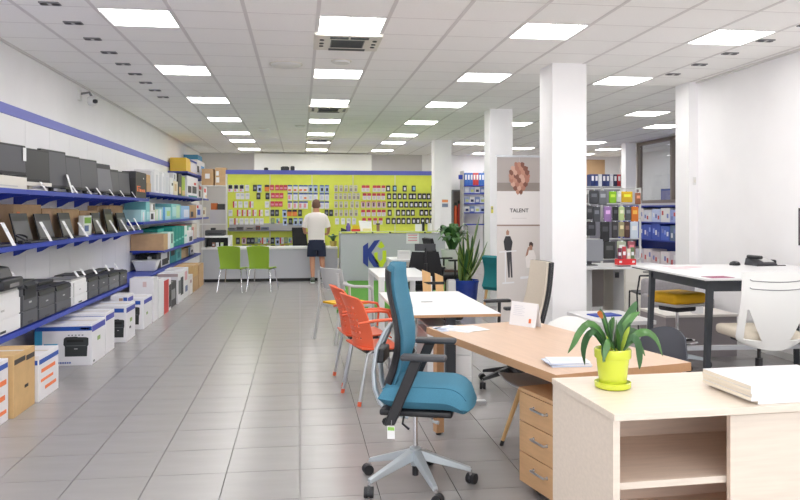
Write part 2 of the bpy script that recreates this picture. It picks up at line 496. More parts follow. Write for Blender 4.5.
# ------------------------------------------------------------------ pale maple credenza in the right foreground
t = thing('credenza', 'pale maple credenza with open shelf and sliding doors in the right foreground', 'cabinet', (1.070, 2.435, 0), math.radians(2.6))
CW, CD, CH = 1.75, .56, .86
MB().box(-.004, CW, -.004, CD, CH - .025, CH).build('top', MAPLE, t, bevel=.0015)
MB().box(0, .026, .012, CD, 0, CH - .025).build('side_panel', MAPLE, t, bevel=.001)
MB().box(CW - .03, CW - .004, .012, CD, 0, CH - .025).build('side_panel', MAPLE, t, bevel=.001)
MB().box(.026, CW - .03, CD - .02, CD - .004, .06, CH - .025).build('back_panel', MAPLE_IN, t)
MB().box(.026, CW - .03, .03, CD - .02, .04, .062).build('bottom_panel', MAPLE, t)
MB().box(.026, CW - .03, .05, .07, 0, .04).build('plinth', MAPLE, t)
MB().box(.862, .884, .07, CD - .02, .062, CH - .025).build('divider', MAPLE_IN, t)
for z in (.315, .580):
    MB().box(.026, .862, .05, CD - .02, z, z + .024).build('shelf', MAPLE_IN, t)
    MB().box(.026, .862, .046, .05, z, z + .024).build('shelf_edge', MAPLE, t)
d = MB().box(.4495, 1.10, .014, .034, .05, CH - .031).build('sliding_door', MAPLE, t, bevel=.001)
MB().box(.4475, .4495, .0135, .0345, .05, CH - .031).build('edge_band', MAPLE_IN, d)
MB().lathe([(.02, 0), (.02, .002), (.016, .002), (.014, .001)], 16).build('finger_pull', ALU, d).matrix_local = TR(.50, .0135, .45) @ Matrix.Rotation(PI / 2, 4, 'X')
d = MB().box(1.08, CW - .03, .036, .054, .05, CH - .031).build('sliding_door', MAPLE, t, bevel=.001)

# potted plant on the credenza
t = thing('potted_plant', 'leafy plant with drooping strap leaves in a lime yellow pot', 'plant', (1.222, 2.80, .86), 0.13)
MB().lathe([(.0, .0), (.062, .0), (.070, .006), (.071, .024), (.066, .026), (.060, .012), (.0, .012)], 32).build('saucer', LIME_POT, t, smooth=True)
MB().lathe([(.0, .012), (.050, .012), (.0525, .018), (.0635, .118), (.069, .119), (.071, .124), (.0715, .152), (.068, .156), (.063, .152), (.058, .14), (.0, .14)], 36).build('pot', LIME_POT, t, smooth=True)
MB().lathe([(.0, .136), (.061, .137), (.0, .143)], 20).build('soil', SOIL, t)
def leaf(parent, pts, w, m, tipbrown=False, name='leaf', fold=.25, twist=0.0):
    """strap leaf along pts; width w, slightly folded along the midrib"""
    pts = [Vector(p) for p in pts]
    n = 12
    def cr(s):
        k = len(pts) - 1
        f = min(s * k, k - 1e-6); i = int(f); u = f - i
        p0 = pts[max(i-1, 0)]; p1 = pts[i]; p2 = pts[i+1]; p3 = pts[min(i+2, k)]
        return .5 * ((2*p1) + (-p0 + p2)*u + (2*p0 - 5*p1 + 4*p2 - p3)*u*u + (-p0 + 3*p1 - 3*p2 + p3)*u**3)
    P = [cr(i / n) for i in range(n + 1)]
    side = None
    vs = []; fs = []
    out = Vector((P[-1].x - P[0].x, P[-1].y - P[0].y, 0))
    if out.length < 1e-3: out = Vector((1, 0.2, 0))
    sd = Vector((-out.y, out.x, 0)).normalized()
    for i, p in enumerate(P):
        s = i / n
        d = (P[min(i+1, n)] - P[max(i-1, 0)]).normalized()
        nn0 = sd.cross(d).normalized()
        wv_ = sd * math.cos(twist) + nn0 * math.sin(twist)
        nn = wv_.cross(d).normalized()
        prof = (.35 + .65 * min(1, s / .35)) * (1 if s < .6 else max(.02, 1 - ((s - .6) / .4) ** 1.7))
        ww = w * prof
        vs += [p - wv_ * ww + nn * ww * fold, p + nn * .0008, p + wv_ * ww + nn * ww * fold, p - wv_ * ww + nn * (ww * fold - .0012), p - nn * .0008, p + wv_ * ww + nn * (ww * fold - .0012)]
    mbx = MB().use(m)
    for i in range(n):
        a, b = i * 6, (i + 1) * 6
        fs += [(a, a+1, b+1, b), (a+1, a+2, b+2, b+1), (a+4, a+3, b+3, b+4), (a+5, a+4, b+4, b+5), (a+3, a, b, b+3), (a+2, a+5, b+5, b+2)]
    e = n * 6
    fs += [(e, e+1, e+4, e+3), (e+1, e+2, e+5, e+4)]
    mbx.add(vs, fs)
    return mbx.build(name, None, parent, smooth=True)
def lp(u, v, y=0.0, cx=614.0, k=256.0, v0=382.0, z0=.012):
    return ((u - cx) / k, y, (v0 - v) / k + z0)
LV = [
 ([(610,346,0),(602,328,.0),(590,319,.01),(580,328,.02),(573,340,.02),(568,350,.03)], .019, LEAF, .9),
 ([(608,346,.02),(598,330,.03),(591,334,.04),(588,348,.05),(590,364,.05)], .019, LEAF_D, 1.0),
 ([(612,346,-.01),(608,330,-.01),(603,318,-.02),(599,309,-.02)], .021, LEAF, .9),
 ([(612,346,-.03),(606,337,-.03),(602,331,-.03)], .012, LEAF_Y, .8),
 ([(615,346,.01),(611,328,.015),(607,314,.02),(604,306,.03)], .020, LEAF_D, .8),
 ([(616,346,.0),(617,330,.0),(618,317,.0)], .020, LEAF, .4),
 ([(618,346,-.02),(622,328,-.02),(632,314,-.02),(642,309,-.02)], .020, LEAF, -.9),
 ([(619,346,.02),(626,328,.03),(638,316,.04),(647,306,.05),(651,301,.06)], .022, LEAF_D, -.9),
 ([(620,346,-.03),(632,332,-.04),(645,328,-.05),(655,336,-.06),(661,353,-.06)], .022, LEAF, -.9),
 ([(620,346,.03),(633,336,.05),(640,346,.06),(639,362,.06),(634,376,.06)], .018, LEAF_D, -1.0),
 ([(617,346,-.04),(625,332,-.06),(632,338,-.07),(634,354,-.07),(633,364,-.07)], .022, LEAF_D, -1.0),
 ([(613,346,.04),(606,330,.06),(597,322,.09)], .018, LEAF_D, .8),
 ([(617,346,.04),(623,328,.07),(631,318,.10)], .020, LEAF, -.8),
 ([(611,346,-.04),(603,336,-.05),(598,342,-.06),(594,356,-.06)], .018, LEAF, 1.0),
 ([(616,346,-.05),(620,332,-.05),(625,322,-.05)], .013, LEAF_Y, -.5),
 ([(614,346,-.05),(613,332,-.055),(610,322,-.06)], .018, LEAF, .5),
 ([(618,346,.0),(627,334,.0),(636,328,.0),(645,330,.0)], .018, LEAF_D, -.9),
 ([(613,346,-.02),(609,326,-.02),(610,312,-.02)], .016, LEAF_D, .7),
 ([(615,346,-.035),(616,328,-.04),(615,316,-.045)], .015, LEAF_D, .3),
 ([(618,346,-.03),(623,330,-.035),(628,318,-.04)], .015, LEAF_D, -.6),
 ([(609,346,.0),(600,334,.0),(594,328,.0),(587,332,.0)], .014, LEAF_D, .9),
 ([(619,346,-.045),(629,336,-.05),(637,342,-.055),(641,352,-.06)], .014, LEAF, -1.0),
 ([(607,346,-.03),(600,338,-.04),(596,346,-.05),(597,356,-.055)], .013, LEAF_D, 1.0),
]
for pts, w, m, tw in LV:
    leaf(t, [lp(*p) for p in pts], w * .74, m, twist=tw)
leaf(t, [lp(599, 314, -.02), lp(597, 309, -.022), lp(596, 306, -.024)], .013, mat('withered_leaf_tip', (190, 110, 50), .7), name='withered_tip')

# catalogue stack on the credenza
R4 = math.radians(2.8)
CATCOVER = mat('catalogue_cover', (212, 210, 213), .5)
def booklet(loc, rz, w, l, h, lab, grp, cover=CATCOVER):
    t = thing('catalogue', lab, 'catalogue', loc, rz, grp)
    MB().box(0, w, 0, l, .0005, h - .0006).build('pages', mat('cream_page_edges', (226, 216, 200), .8, var=.04, scale=300, stretch=(1, 1, 30)), t)
    MB().box(-.001, w + .001, -.0015, l + .001, h - .0006, h).box(-.001, w + .001, -.0015, l + .001, 0, .0005).build('cover', cover, t)
    MB().box(-.001, w + .001, -.0026, -.0015, 0, h).build('spine', PAPER, t)
zz = .861
on = ['bottom', 'second lowest', 'middle', 'second highest', 'topmost']
for k in range(5):
    booklet((1.602 + [.03, .0, .004, -.002, 0][k], 2.478 + [.006, .0, .002, -.001, 0][k], zz), R4 + [.01, 0, .006, -.004, 0][k], .42, .297, .0135, '%s white catalogue in the front stack on the pale credenza' % on[k], 'white catalogues on the credenza')
    zz += .0138
zz = .861
for k in range(4):
    booklet((2.06, 2.60 + .004 * k, zz), R4 - .3, .30, .3, .0165, '%s white catalogue in the rear stack at the right frame edge' % ['bottom', 'second lowest', 'third lowest', 'topmost'][k], 'white catalogues on the credenza')
    zz += .0168

# ------------------------------------------------------------------ oak desk
DR = math.radians(13.6)
desk = thing('oak_desk', 'oak veneer desk with thick top in front of the blue chair', 'desk', (1.261, 3.566, 0), DR)
MB().box(0, .85, 0, 1.63, .694, .7385).build('edge_band', OAK_E, desk)
MB().box(0.0005, .8495, 0.0005, 1.6295, .7385, .740).build('desk_top', OAK, desk)
for x, y in ((.035, 1.56), (.77, 1.56), (.77, .07)):
    l = MB().box(x, x + .055, y - .03, y + .03, .02, .694).build('leg', OAK_E, desk)
    MB().lathe([(.018, 0), (.022, .02)], 12, (x + .0275, y, 0)).build('foot', BLACK_PL, l)
MB().box(.79, .81, .1, 1.5, .35, .69).build('modesty_panel', OAK_E, desk)
def DP(x, y, z):   # point on the oak desk in its own frame -> world
    c, s = math.cos(DR), math.sin(DR)
    return (1.261 + x*c - y*s, 3.566 + x*s + y*c, z)
# drawer pedestal
t = thing('drawer_pedestal', 'oak three drawer pedestal under the near end of the oak desk', 'drawer unit', DP(.06, .02, 0), DR)
MB().box(.02, .55, 0, .44, .05, .555).build('body', OAK_D, t)
MB().box(.0, .56, -.004, .444, .555, .575).build('top', OAK_D, t)
MB().box(.06, .5, .03, .41, .015, .05).build('plinth', DARK_GREY, t)
for z0, z1 in ((.395, .550), (.226, .390), (.058, .221)):
    d = MB().box(.0, .02, .002, .438, z0, z1).build('drawer_front', OAK_D, t, bevel=.0015)
    zc = z0 + (z1 - z0) * .62
    MB().tube([(-.001, .155, zc), (-.022, .155, zc), (-.024, .16, zc), (-.024, .28, zc), (-.022, .285, zc), (-.001, .285, zc)], .0065, 8).build('handle', ALU, d)
    for y in (.155, .285):
        MB().lathe([(.010, 0), (.010, .003), (.0, .003)], 10).build('handle_rosette', CHROME, d).matrix_local = TR(0, y, zc) @ Matrix.Rotation(-PI / 2, 4, 'Y')
for x, y in ((.08, .06), (.08, .38), (.48, .06), (.48, .38)):
    MB().tube([(x, y - .01, .018), (x, y + .01, .018)], .018, 10).build('caster', BLACK_PL, t)
# papers on the oak desk
def paper(name, loc, rz, w, l, h, m, lab, cat, stripes=()):
    t = thing(name, lab, cat, loc, rz)
    MB().box(-w/2, w/2, -l/2, l/2, 0, h).build('sheet', m, t)
    for (a, b, c, d, q) in stripes:
        MB().box(a, b, c, d, h, h + .0006).build('printed_block', q, t)
    return t
pale_blue = flat((196, 206, 226)); pale_grey = flat((205, 208, 216)); pale_pink = flat((232, 205, 210))
paper('leaflet', DP(.17, 1.47, .740), DR + .55, .20, .29, .002, PAPER, 'white printed leaflet on the far left corner of the oak desk', 'leaflet', [(-.08, .08, .05, .12, pale_blue), (-.08, .0, -.12, .02, pale_grey)])
paper('leaflet', DP(.05, 1.50, .7405), DR - .1, .06, .20, .0015, pale_blue, 'narrow bluish leaflet lying by the far left desk edge', 'leaflet')
paper('leaflet', DP(.26, 1.44, .743), DR + .1, .16, .22, .001, PAPER, 'plain white sheet overlapping the printed leaflet on the desk', 'leaflet')
t = thing('sign_holder', 'white tent card with small orange mark standing on the oak desk', 'sign', DP(.655, 1.425, .740), math.radians(-56))
MB().hexa([(-.118, -.012, 0), (.118, -.012, 0), (.118, -.009, 0), (-.118, -.009, 0)], [(-.118, .020, .165), (.118, .020, .165), (.118, .023, .165), (-.118, .023, .165)]).build('card', PAPER, t)
MB().hexa([(-.118, .055, 0), (.118, .055, 0), (.118, .058, 0), (-.118, .058, 0)], [(-.118, .020, .165), (.118, .020, .165), (.118, .023, .165), (-.118, .023, .165)]).build('card_back', PAPER, t)
Mx = Matrix.Rotation(-math.atan2(.032, .165), 4, 'X')
for k in range(6):
    MB().box(-.09, -.01 + .02 * (k % 2), -.0135, -.0122, .135 - k * .013, .138 - k * .013, Mx).build('printed_line', pale_grey, t)
MB().box(.055, .075, -.0135, -.0122, .025, .055, Mx).build('printed_mark', ORANGE_INK, t)
for k, (dx, dy, r, m) in enumerate([(.20, .165, .05, pale_blue), (.215, .170, -.06, PAPER), (.19, .18, .1, pale_blue), (.205, .175, .0, PAPER)]):
    paper('brochure', DP(dx, dy + .03, .740 + k * .006), DR + r - .35, .21, .148, .0055, m, ['lowest', 'second', 'third', 'top'][k] + ' pale brochure in the small pile beside the potted plant', 'brochure', [(-.09, .02, -.05, .05, pale_blue), (.03, .09, -.06, .0, pale_grey)] if k == 3 else ())

# ------------------------------------------------------------------ office chairs
def five_star(t, angs, r, hub_z, m_arm, m_caster, z_end=.085, w0=.030, w1=.016):
    for a in angs:
        c, s = math.cos(a), math.sin(a)
        px_, py_ = -s, c
        def q(rr, w, z): return (c*rr + px_*w, s*rr + py_*w, z)
        bot = [q(.02, -w0, hub_z - .055), q(.02, w0, hub_z - .055), q(r, w1, z_end - .012), q(r, -w1, z_end - .012)]
        top = [q(.02, -w0*.8, hub_z), q(.02, w0*.8, hub_z), q(r, w1*.8, z_end + .012), q(r, -w1*.8, z_end + .012)]
        MB().hexa([bot[0], bot[3], bot[2], bot[1]], [top[0], top[3], top[2], top[1]]).build('base_arm', m_arm, t, bevel=.004)
        # twin wheel caster turned a little off the arm
        b = a + .9
        cb_, sb_ = math.cos(b), math.sin(b)
        cx, cy = c * r + cb_ * .012, s * r + sb_ * .012
        k = MB()
        for o in (-.015, .015):
            k.tube([(cx - sb_*(o-.010), cy + cb_*(o-.010), .030), (cx - sb_*(o+.010), cy + cb_*(o+.010), .030)], .030, 14)
        w = k.build('caster', m_caster, t, smooth=True)
        MB().tube([(c*r, s*r, .045), (c*r, s*r, z_end)], .009, 8).build('caster_stem', CHROME, w)
        MB().tube([(cx - sb_*.008, cy + cb_*.008, .034), (cx + sb_*.008, cy - cb_*.008, .034)], .027, 12).build('caster_hood', DARK_GREY, w)
def gas_lift(t, z0, z1, m=CHROME, cover=None):
    MB().tube([(0, 0, z0), (0, 0, z1)], .014, 12).build('gas_lift', m, t, smooth=True)
    MB().lathe([(.0, z0 - .10), (.026, z0 - .10), (.030, z0 - .06), (.034, z0), (.020, z0 + .008), (.0, z0 + .008)], 16).build('hub', cover or SILVER, t, smooth=True)

# blue task chair
t = thing('office_chair', 'petrol blue high back office chair on silver wheeled base in front', 'office chair', (.650, 4.185, 0), math.radians(-17.5))
A0 = math.radians(17.5)
five_star(t, [math.radians(a) + A0 for a in (-6, 66, 140, 208, 281)], .315, .205, SILVER, BLACK_PL)
gas_lift(t, .212, .41)
MB().tube([(0, 0, .055), (0, 0, .115)], .018, 12).build('lift_foot', BLACK_PL, t)
def seat_fn(x, y):
    return x, y
mbs = MB()
nx, ny = 18, 14
def seat_pt(u, v, top):
    x = -.17 + .515 * u; y = (v - .5) * .49
    # rounded outline
    e = abs(v - .5) * 2
    x2 = x if u < .5 else x - .05 * e ** 3 * (u - .5) * 2
    hh = .5 + .0
    edge = max(abs(u - .5) * 2, e)
    ex = (1 - (abs(u-.5)*2) ** 6) ; ey = (1 - e ** 6)
    th = max(0, ex) ** .45 * max(0, ey) ** .45
    drop = -.045 * max(0, (u - .72) / .28) ** 2 + .012 * max(0, (.2 - u) / .2)
    mid = .530 + drop
    return (x2, y, mid + (.075 * th + .01 * (1 - e*e) * th if top else -.055 * th))
vs = []; fs = []
for top in (1, 0):
    for i in range(nx + 1):
        for j in range(ny + 1):
            vs.append(seat_pt(i / nx, j / ny, top))
o2 = (nx + 1) * (ny + 1)
for i in range(nx):
    for j in range(ny):
        a = i*(ny+1)+j; b = a + ny + 1
        fs.append((a, b, b+1, a+1)); fs.append((o2+a, o2+a+1, o2+b+1, o2+b))
cush = MB().add(vs, fs).build('seat_cushion', BLUE_FAB, t, smooth=True)
MB().tube([seat_pt(.03 + .94 * k / 20, .10, 1)[:2] + (seat_pt(.03 + .94 * k / 20, .10, 1)[2] + .001,) for k in range(21)], .003, 6).build('seat_piping', BLUE_FAB, cush)
MB().rbox((.03, 0, .455), (.40, .40, .035), .012).build('seat_pan', BLACK_PL, t, smooth=True)
MB().hexa([(-.12, -.07, .405), (.13, -.07, .40), (.13, .07, .40), (-.12, .07, .405)], [(-.17, -.09, .44), (.20, -.10, .44), (.20, .10, .44), (-.17, .09, .44)]).build('tilt_mechanism', BLACK_PL, t, bevel=.01)
MB().tube([(.10, -.08, .425), (.13, -.22, .425), (.16, -.235, .425)], [.006, .006, .011], 8).build('lever', SILVER, t)
MB().tube([(-.05, -.08, .42), (-.04, -.20, .40), (.0, -.24, .385)], .006, 8).build('lever', BLACK_PL, t)
PROF = [(-.165, .500), (-.150, .58), (-.112, .68), (-.088, .78), (-.088, .87), (-.105, .98), (-.130, 1.09), (-.142, 1.18), (-.140, 1.265)]
def prof(v):
    f = min(v * (len(PROF) - 1), len(PROF) - 1.0001); i = int(f); u = f - i
    return (PROF[i][0]*(1-u) + PROF[i+1][0]*u, PROF[i][1]*(1-u) + PROF[i+1][1]*u)
def back_pt(u, v, off=0.0, wmul=1.0):
    x, z = prof(v)
    w = (.165 + .055 * math.sin(PI * min(1, v * 1.25) * .5)) * (1 - .10 * max(0, v - .8) / .2) * wmul
    e = (u - .5) * 2
    return (x + off + .055 * abs(e) ** 2.2, e * w, z + (-.015 * e * e if v > .9 else 0))
n = 16
bp = MB()
vs = []; fs = []
for side in (1, 0):
    for i in range(n + 1):
        for j in range(25):
            u, v = i / n, j / 24
            e = abs(u - .5) * 2
            th = (1 - e ** 8) ** .5 * (1 - abs(v - .5) ** 10 * 2 ** 10) ** .5 if 0 < j < 24 and 0 < i < n else 0
            seam = -.006 * sum(math.exp(-((v - q) / .012) ** 2) for q in (.30, .44, .58, .72, .86))
            vs.append(back_pt(u, v, (.024 * th + seam * th) if side else -.020 * th))
o2 = (n + 1) * 25
for i in range(n):
    for j in range(24):
        a = i * 25 + j; b = a + 25
        fs.append((a, b, b+1, a+1)); fs.append((o2+a, o2+a+1, o2+b+1, o2+b))
MB().add(vs, fs).build('backrest', BLUE_FAB, t, smooth=True)
MB().sheet(lambda u, v: back_pt(u, .12 + .84 * v, -.022, .97), 14, 18, .008).build('back_shell', BLACK_PL, t, smooth=True)
for y in (-.10, .10):
    MB().tube([(-.125, y*.8, .93), (-.160, y*.9, .88), (-.205, y, .78), (-.222, y, .66), (-.215, y, .56), (-.185, y, .485), (-.125, y, .430), (-.03, y*.8, .405)], [.012, .015, .018, .019, .020, .020, .020, .018], 10, sy=.7).build('spine_bar', SILVER, t, smooth=True)
MB().box(-.225, -.165, -.09, .09, .70, .78).build('spine_bracket', BLACK_PL, t, bevel=.01)
for s in (-1, 1):
    y = s * .268
    p = MB().rbox((.085, y, .775), (.245, .085, .030), .013).build('armrest', DARK_GREY, t, smooth=True)
    MB().hexa([(-.130, y-.014, .41), (-.070, y-.014, .41), (-.070, y+.014, .41), (-.130, y+.014, .41)], [(.015, y-.014, .760), (.080, y-.014, .760), (.080, y+.014, .760), (.015, y+.014, .760)]).build('arm_post', BLACK_PL, t, bevel=.008)
    MB().tube([(-.12, y, .425), (-.09, s*.12, .425)], .022, 8).build('arm_bracket', BLACK_PL, t)
g = MB().box(-.105, -.065, -.30, -.297, .345, .41).build('price_tag', PAPER, t)
MB().box(-.103, -.067, -.3015, -.300, .39, .408).build('tag_print', flat((140, 190, 90)), g)
MB().tube([(-.085, -.298, .41), (-.085, -.28, .44)], .002, 5).build('tag_string', GREY_PL, g)

# orange stacking chairs
def orange_chair(lab, loc, rz, grp='orange armchairs at the white desk'):
    t = thing('stacking_chair', lab, 'chair', loc, rz, grp)
    MB().sheet(lambda u, v: (-.20 + .42 * u, (v - .5) * (.46 - .03 * u), .445 - .012 * math.sin(PI * u) - .04 * max(0, u - .85) / .15 + .02 * abs(v - .5) ** 2), 12, 10, .012).build('seat', ORANGE, t, smooth=True)
    MB().box(-.16, .18, -.20, .20, .405, .43).build('seat_underside', DARK_GREY, t, bevel=.01)
    def bk(u, v):
        z = .44 + .44 * v
        x = -.19 - .02 * v - .10 * v * v
        e = (u - .5) * 2
        w = .225 * (1 - .12 * max(0, v - .6) / .4)
        return (x + .085 * e * e, e * w, z - .03 * max(0, v - .85) / .15 * e * e)
    MB().sheet(bk, 18, 26, .012, lambda u, v: .18 < u < .82 and .12 < v < .86 and int(u * 18) % 2 == 0 and int(v * 26) % 3 == 1).build('backrest', ORANGE, t, smooth=True)
    for s in (-1, 1):
        y = s * .235
        MB().tube([(-.235, y, .655), (-.10, y*1.08, .675), (.10, y*1.10, .68), (.19, y*1.10, .665), (.21, y*1.08, .62), (.19, y*1.02, .45)], [.016, .019, .019, .018, .016, .013], 8, sy=.7).build('armrest', ORANGE, t, smooth=True)
        l = MB().tube([(-.10, s*.20, .43), (-.15, s*.215, .40), (-.225, s*.235, .02)], .0125, 10).build('rear_leg', ALU, t, smooth=True)
        MB().tube([(-.222, s*.234, .035), (-.228, s*.236, .0)], .016, 10).build('foot', ORANGE, l)
        l = MB().tube([(.10, s*.20, .43), (.17, s*.215, .40), (.215, s*.235, .02)], .0125, 10).build('front_leg', ALU, t, smooth=True)
        MB().tube([(.213, s*.234, .035), (.217, s*.236, .0)], .016, 10).build('foot', ORANGE, l)
    return t
orange_chair('nearest orange plastic armchair with silver legs beside the white desk', (.635, 6.19, 0), math.radians(13))
orange_chair('farther orange plastic armchair partly hidden behind the nearest orange one', (.575, 6.84, 0), math.radians(7))

# white bench desk
t = thing('white_desk', 'white rectangular desk behind the oak desk', 'desk', (.78, 5.75, 0))
MB().box(0, .80, 0, 1.64, .716, .740).build('desk_top', WHITE_LAM, t, bevel=.001)
MB().box(0, .80, -.001, 0.0, .716, .737).build('edge_band', OAK_E, t)
for y in (.10, 1.5):
    MB().box(.10, .70, y - .03, y + .03, 0, .03).build('foot_bar', ALU, t)
    MB().box(.37, .45, y - .03, y + .03, .03, .716).build('leg', STEEL_DK if y < 1 else ALU, t)
MB().box(.25, .55, .2, 1.45, .60, .615).build('cable_tray', SILVER, t)
MB().box(.36, .46, .1, 1.52, .68, .716).build('beam', STEEL_DK, t)
t = thing('white_pedestal', 'plain white drawer cabinet standing under the white desk', 'drawer unit', (1.02, 5.92, 0))
MB().box(0, .36, 0, .55, .04, .56).build('body', WHITE_LAM, t)
MB().box(-.002, 0, 0.02, .53, .05, .55).build('side_panel', LGREY_PL, t)
for z in (.05, .22, .39): MB().box(.004, .356, -.016, 0, z, z + .163).build('drawer_front', WHITE_LAM, t, bevel=.001)
MB().box(.02, .34, .02, .53, 0, .04).build('plinth', GREY_PL, t)
for k, (x, y, r) in enumerate([(.95, 6.25, .3), (1.02, 6.33, -.2)]):
    paper('paper_sheet', (x, y, .7402 + k * .001), r, .21, .297, .001, flat((222, 222, 226)), ['lower', 'upper'][k] + ' loose sheet of paper on the white desk near the blue chair', 'paper')
paper('desk_grommet', (1.12, 6.55, .7402), 0, .10, .03, .003, GREY_PL, 'small grey cable grommet in the white desk top', 'grommet')

# beige executive chair
def arm_pair(t, xs, y, z, m, post):
    for s in (-1, 1):
        MB().rbox((xs, s*y, z), (.25, .075, .028), .011).build('armrest', m, t, smooth=True)
        MB().tube([(xs - .02, s*y, z - .01), (xs - .02, s*(y + .01), .50), (xs - .03, s*.20, .44)], .016, 8).build('arm_post', post, t)
def swivel(name, lab, loc, rz, seat_m, back_fn, back_m, base_m, grp=None, arms=True, seat_z=.47, caster=BLACK_PL):
    t = thing(name, lab, 'office chair', loc, rz, grp)
    five_star(t, [.3 + k * 2 * PI / 5 for k in range(5)], .30, .17, base_m, caster)
    gas_lift(t, .175, seat_z - .06, CHROME if base_m is not BLACK_PL else BLACK_PL, base_m)
    MB().rbox((.02, 0, seat_z - .02), (.47, .47, .085), .035, 4).build('seat_cushion', seat_m, t, smooth=True)
    MB().rbox((.0, 0, seat_z - .075), (.30, .25, .045), .015).build('seat_pan', BLACK_PL, t, smooth=True)
    back_fn(t)
    if arms: arm_pair(t, .03, .27, seat_z + .25, BLACK_PL, base_m)
    return t
def beige_back(t):
    def f(u, v, o=0):
        z = .46 + .64 * v; e = (u - .5) * 2
        return (-.17 - .03 * math.sin(v * 3) - .14 * v + .03 * e * e + o, e * (.225 - .03 * v), z)
    MB().sheet(lambda u, v: f(u, v), 12, 16, .045).build('backrest', BEIGE_FAB, t, smooth=True)
    MB().sheet(lambda u, v: f(u, v, -.035), 10, 14, .02).build('back_shell', BLACK_PL, t, smooth=True)
    for s in (-1, 1):
        MB().tube([(f(.5 + s*.51, k / 8)[0] - .01, f(.5 + s*.51, k / 8)[1], f(.5, k / 8)[2]) for k in range(9)], .014, 6).build('back_frame', BLACK_PL, t)
swivel('office_chair', 'beige high back office chair with black arms behind the tent card', (1.86, 6.45, 0), math.radians(184), BEIGE_FAB, beige_back, BEIGE_FAB, BLACK_PL)
# ------------------------------------------------------------------ blue wall shelves on the left
XW = XL + .02
def wall_shelf(lab, y0, y1, z, xf, grp='blue steel wall shelves', br=.67, y_br=None, lip=.032, bs=1.0):
    t = thing('wall_shelf', lab, 'shelf', (XW, y0, z), 0, grp)
    d = xf - XW
    MB().box(0, d, 0, y1 - y0, -.028, 0).build('board', BLUE_SHELF, t, bevel=.003)
    MB().box(d - .004, d + .006, 0, y1 - y0, -lip - .008, .003).build('front_lip', BLUE_SHELF, t)
    y = (y_br if y_br is not None else y0 + .2) - y0
    poly = [(p_, -.028 + (q_ + .028) * bs) for p_, q_ in [(0, -.028), (d * .92, -.028), (d * .92, -.045), (d * .6, -.060), (d * .3, -.090), (.05, -.135), (0, -.15)]]
    while y < y1 - y0 - .03:
        if y > .02:
            MB().prism(poly, lambda p, q, s: (p, s, q), y - .012, y + .012).build('bracket', BLUE_SHELF, t)
        y += br
    return t
wall_shelf('upper blue wall shelf carrying the row of monitors', 4.6, 12.45, 1.74, -2.42, y_br=5.2)
wall_shelf('middle blue wall shelf carrying laptops and brown boxes', 4.6, 12.0, 1.25, -2.42, y_br=5.2)
wall_shelf('long low blue wall shelf carrying the printers', 4.6, 18.4, .53, -2.37, y_br=5.2)
wall_shelf('high blue shelf of cartons beyond the monitor shelf', 12.47, 20.4, 1.85, -2.42, bs=.4)
wall_shelf('blue shelf of turquoise packs beyond the laptop shelf', 12.02, 20.4, 1.37, -2.42, bs=.4)
wall_shelf('blue shelf holding the long brown carton and green packs', 12.98, 19.2, .872, -2.28, bs=.4)
wall_shelf('topmost short blue shelf at the far left corner', 16.6, 20.9, 2.40, -2.42, bs=.4)

def price_card(x, y, z, lab, w=.045, h=.16, lean=.05, grp='leaning white price cards on the left shelves', face=0.0):
    t = thing('price_card', lab, 'price card', (x, y, z), face, grp)
    MB().hexa([(0, -w/2, 0), (.003, -w/2, 0), (.003, w/2, 0), (0, w/2, 0)], [(-lean, -w/2, h), (.003 - lean, -w/2, h), (.003 - lean, w/2, h), (-lean, w/2, h)]).build('card', PAPER, t)
    MB().hexa([(.0031 - lean*.6, -w*.35, h*.6), (.0036 - lean*.6, -w*.35, h*.6), (.0036 - lean*.6, w*.35, h*.6), (.0031 - lean*.6, w*.35, h*.6)], [(.0031 - lean*.75, -w*.35, h*.75), (.0036 - lean*.75, -w*.35, h*.75), (.0036 - lean*.75, w*.35, h*.75), (.0031 - lean*.75, w*.35, h*.75)]).build('printed_block', pale_grey, t)
    return t
def monitor(x, y0, y1, zb, zt, zs, lab, scr, lean=.05, base=BLACK_PL, turn=0.0):
    """screen turned to +x standing on the shelf height zs"""
    w = y1 - y0
    t = thing('monitor', lab, 'monitor', (x, (y0 + y1) / 2, zs), turn, 'monitors on the upper left shelf')
    b, h = zb - zs, zt - zs
    k = lean
    MB().hexa([(-.03, -w/2, b), (.01, -w/2, b), (.01, w/2, b), (-.03, w/2, b)], [(-.03 - k, -w/2, h), (.01 - k, -w/2, h), (.01 - k, w/2, h), (-.03 - k, w/2, h)]).build('bezel', BLACK_PL, t, bevel=.004)
    m = .018
    MB().hexa([(.009, -w/2 + m, b + m*1.6), (.0115, -w/2 + m, b + m*1.6), (.0115, w/2 - m, b + m*1.6), (.009, w/2 - m, b + m*1.6)], [(.009 - k, -w/2 + m, h - m), (.0115 - k, -w/2 + m, h - m), (.0115 - k, w/2 - m, h - m), (.009 - k, w/2 - m, h - m)]).build('screen', scr, t)
    MB().box(-.06, -.03, -.03, .03, .01, b + .12).build('stand_neck', base, t)
    MB().rbox((-.03, 0, .008), (.20, min(.26, w*.6), .014), .006, 2).build('stand_foot', base, t)
    return t
Z1 = 1.743
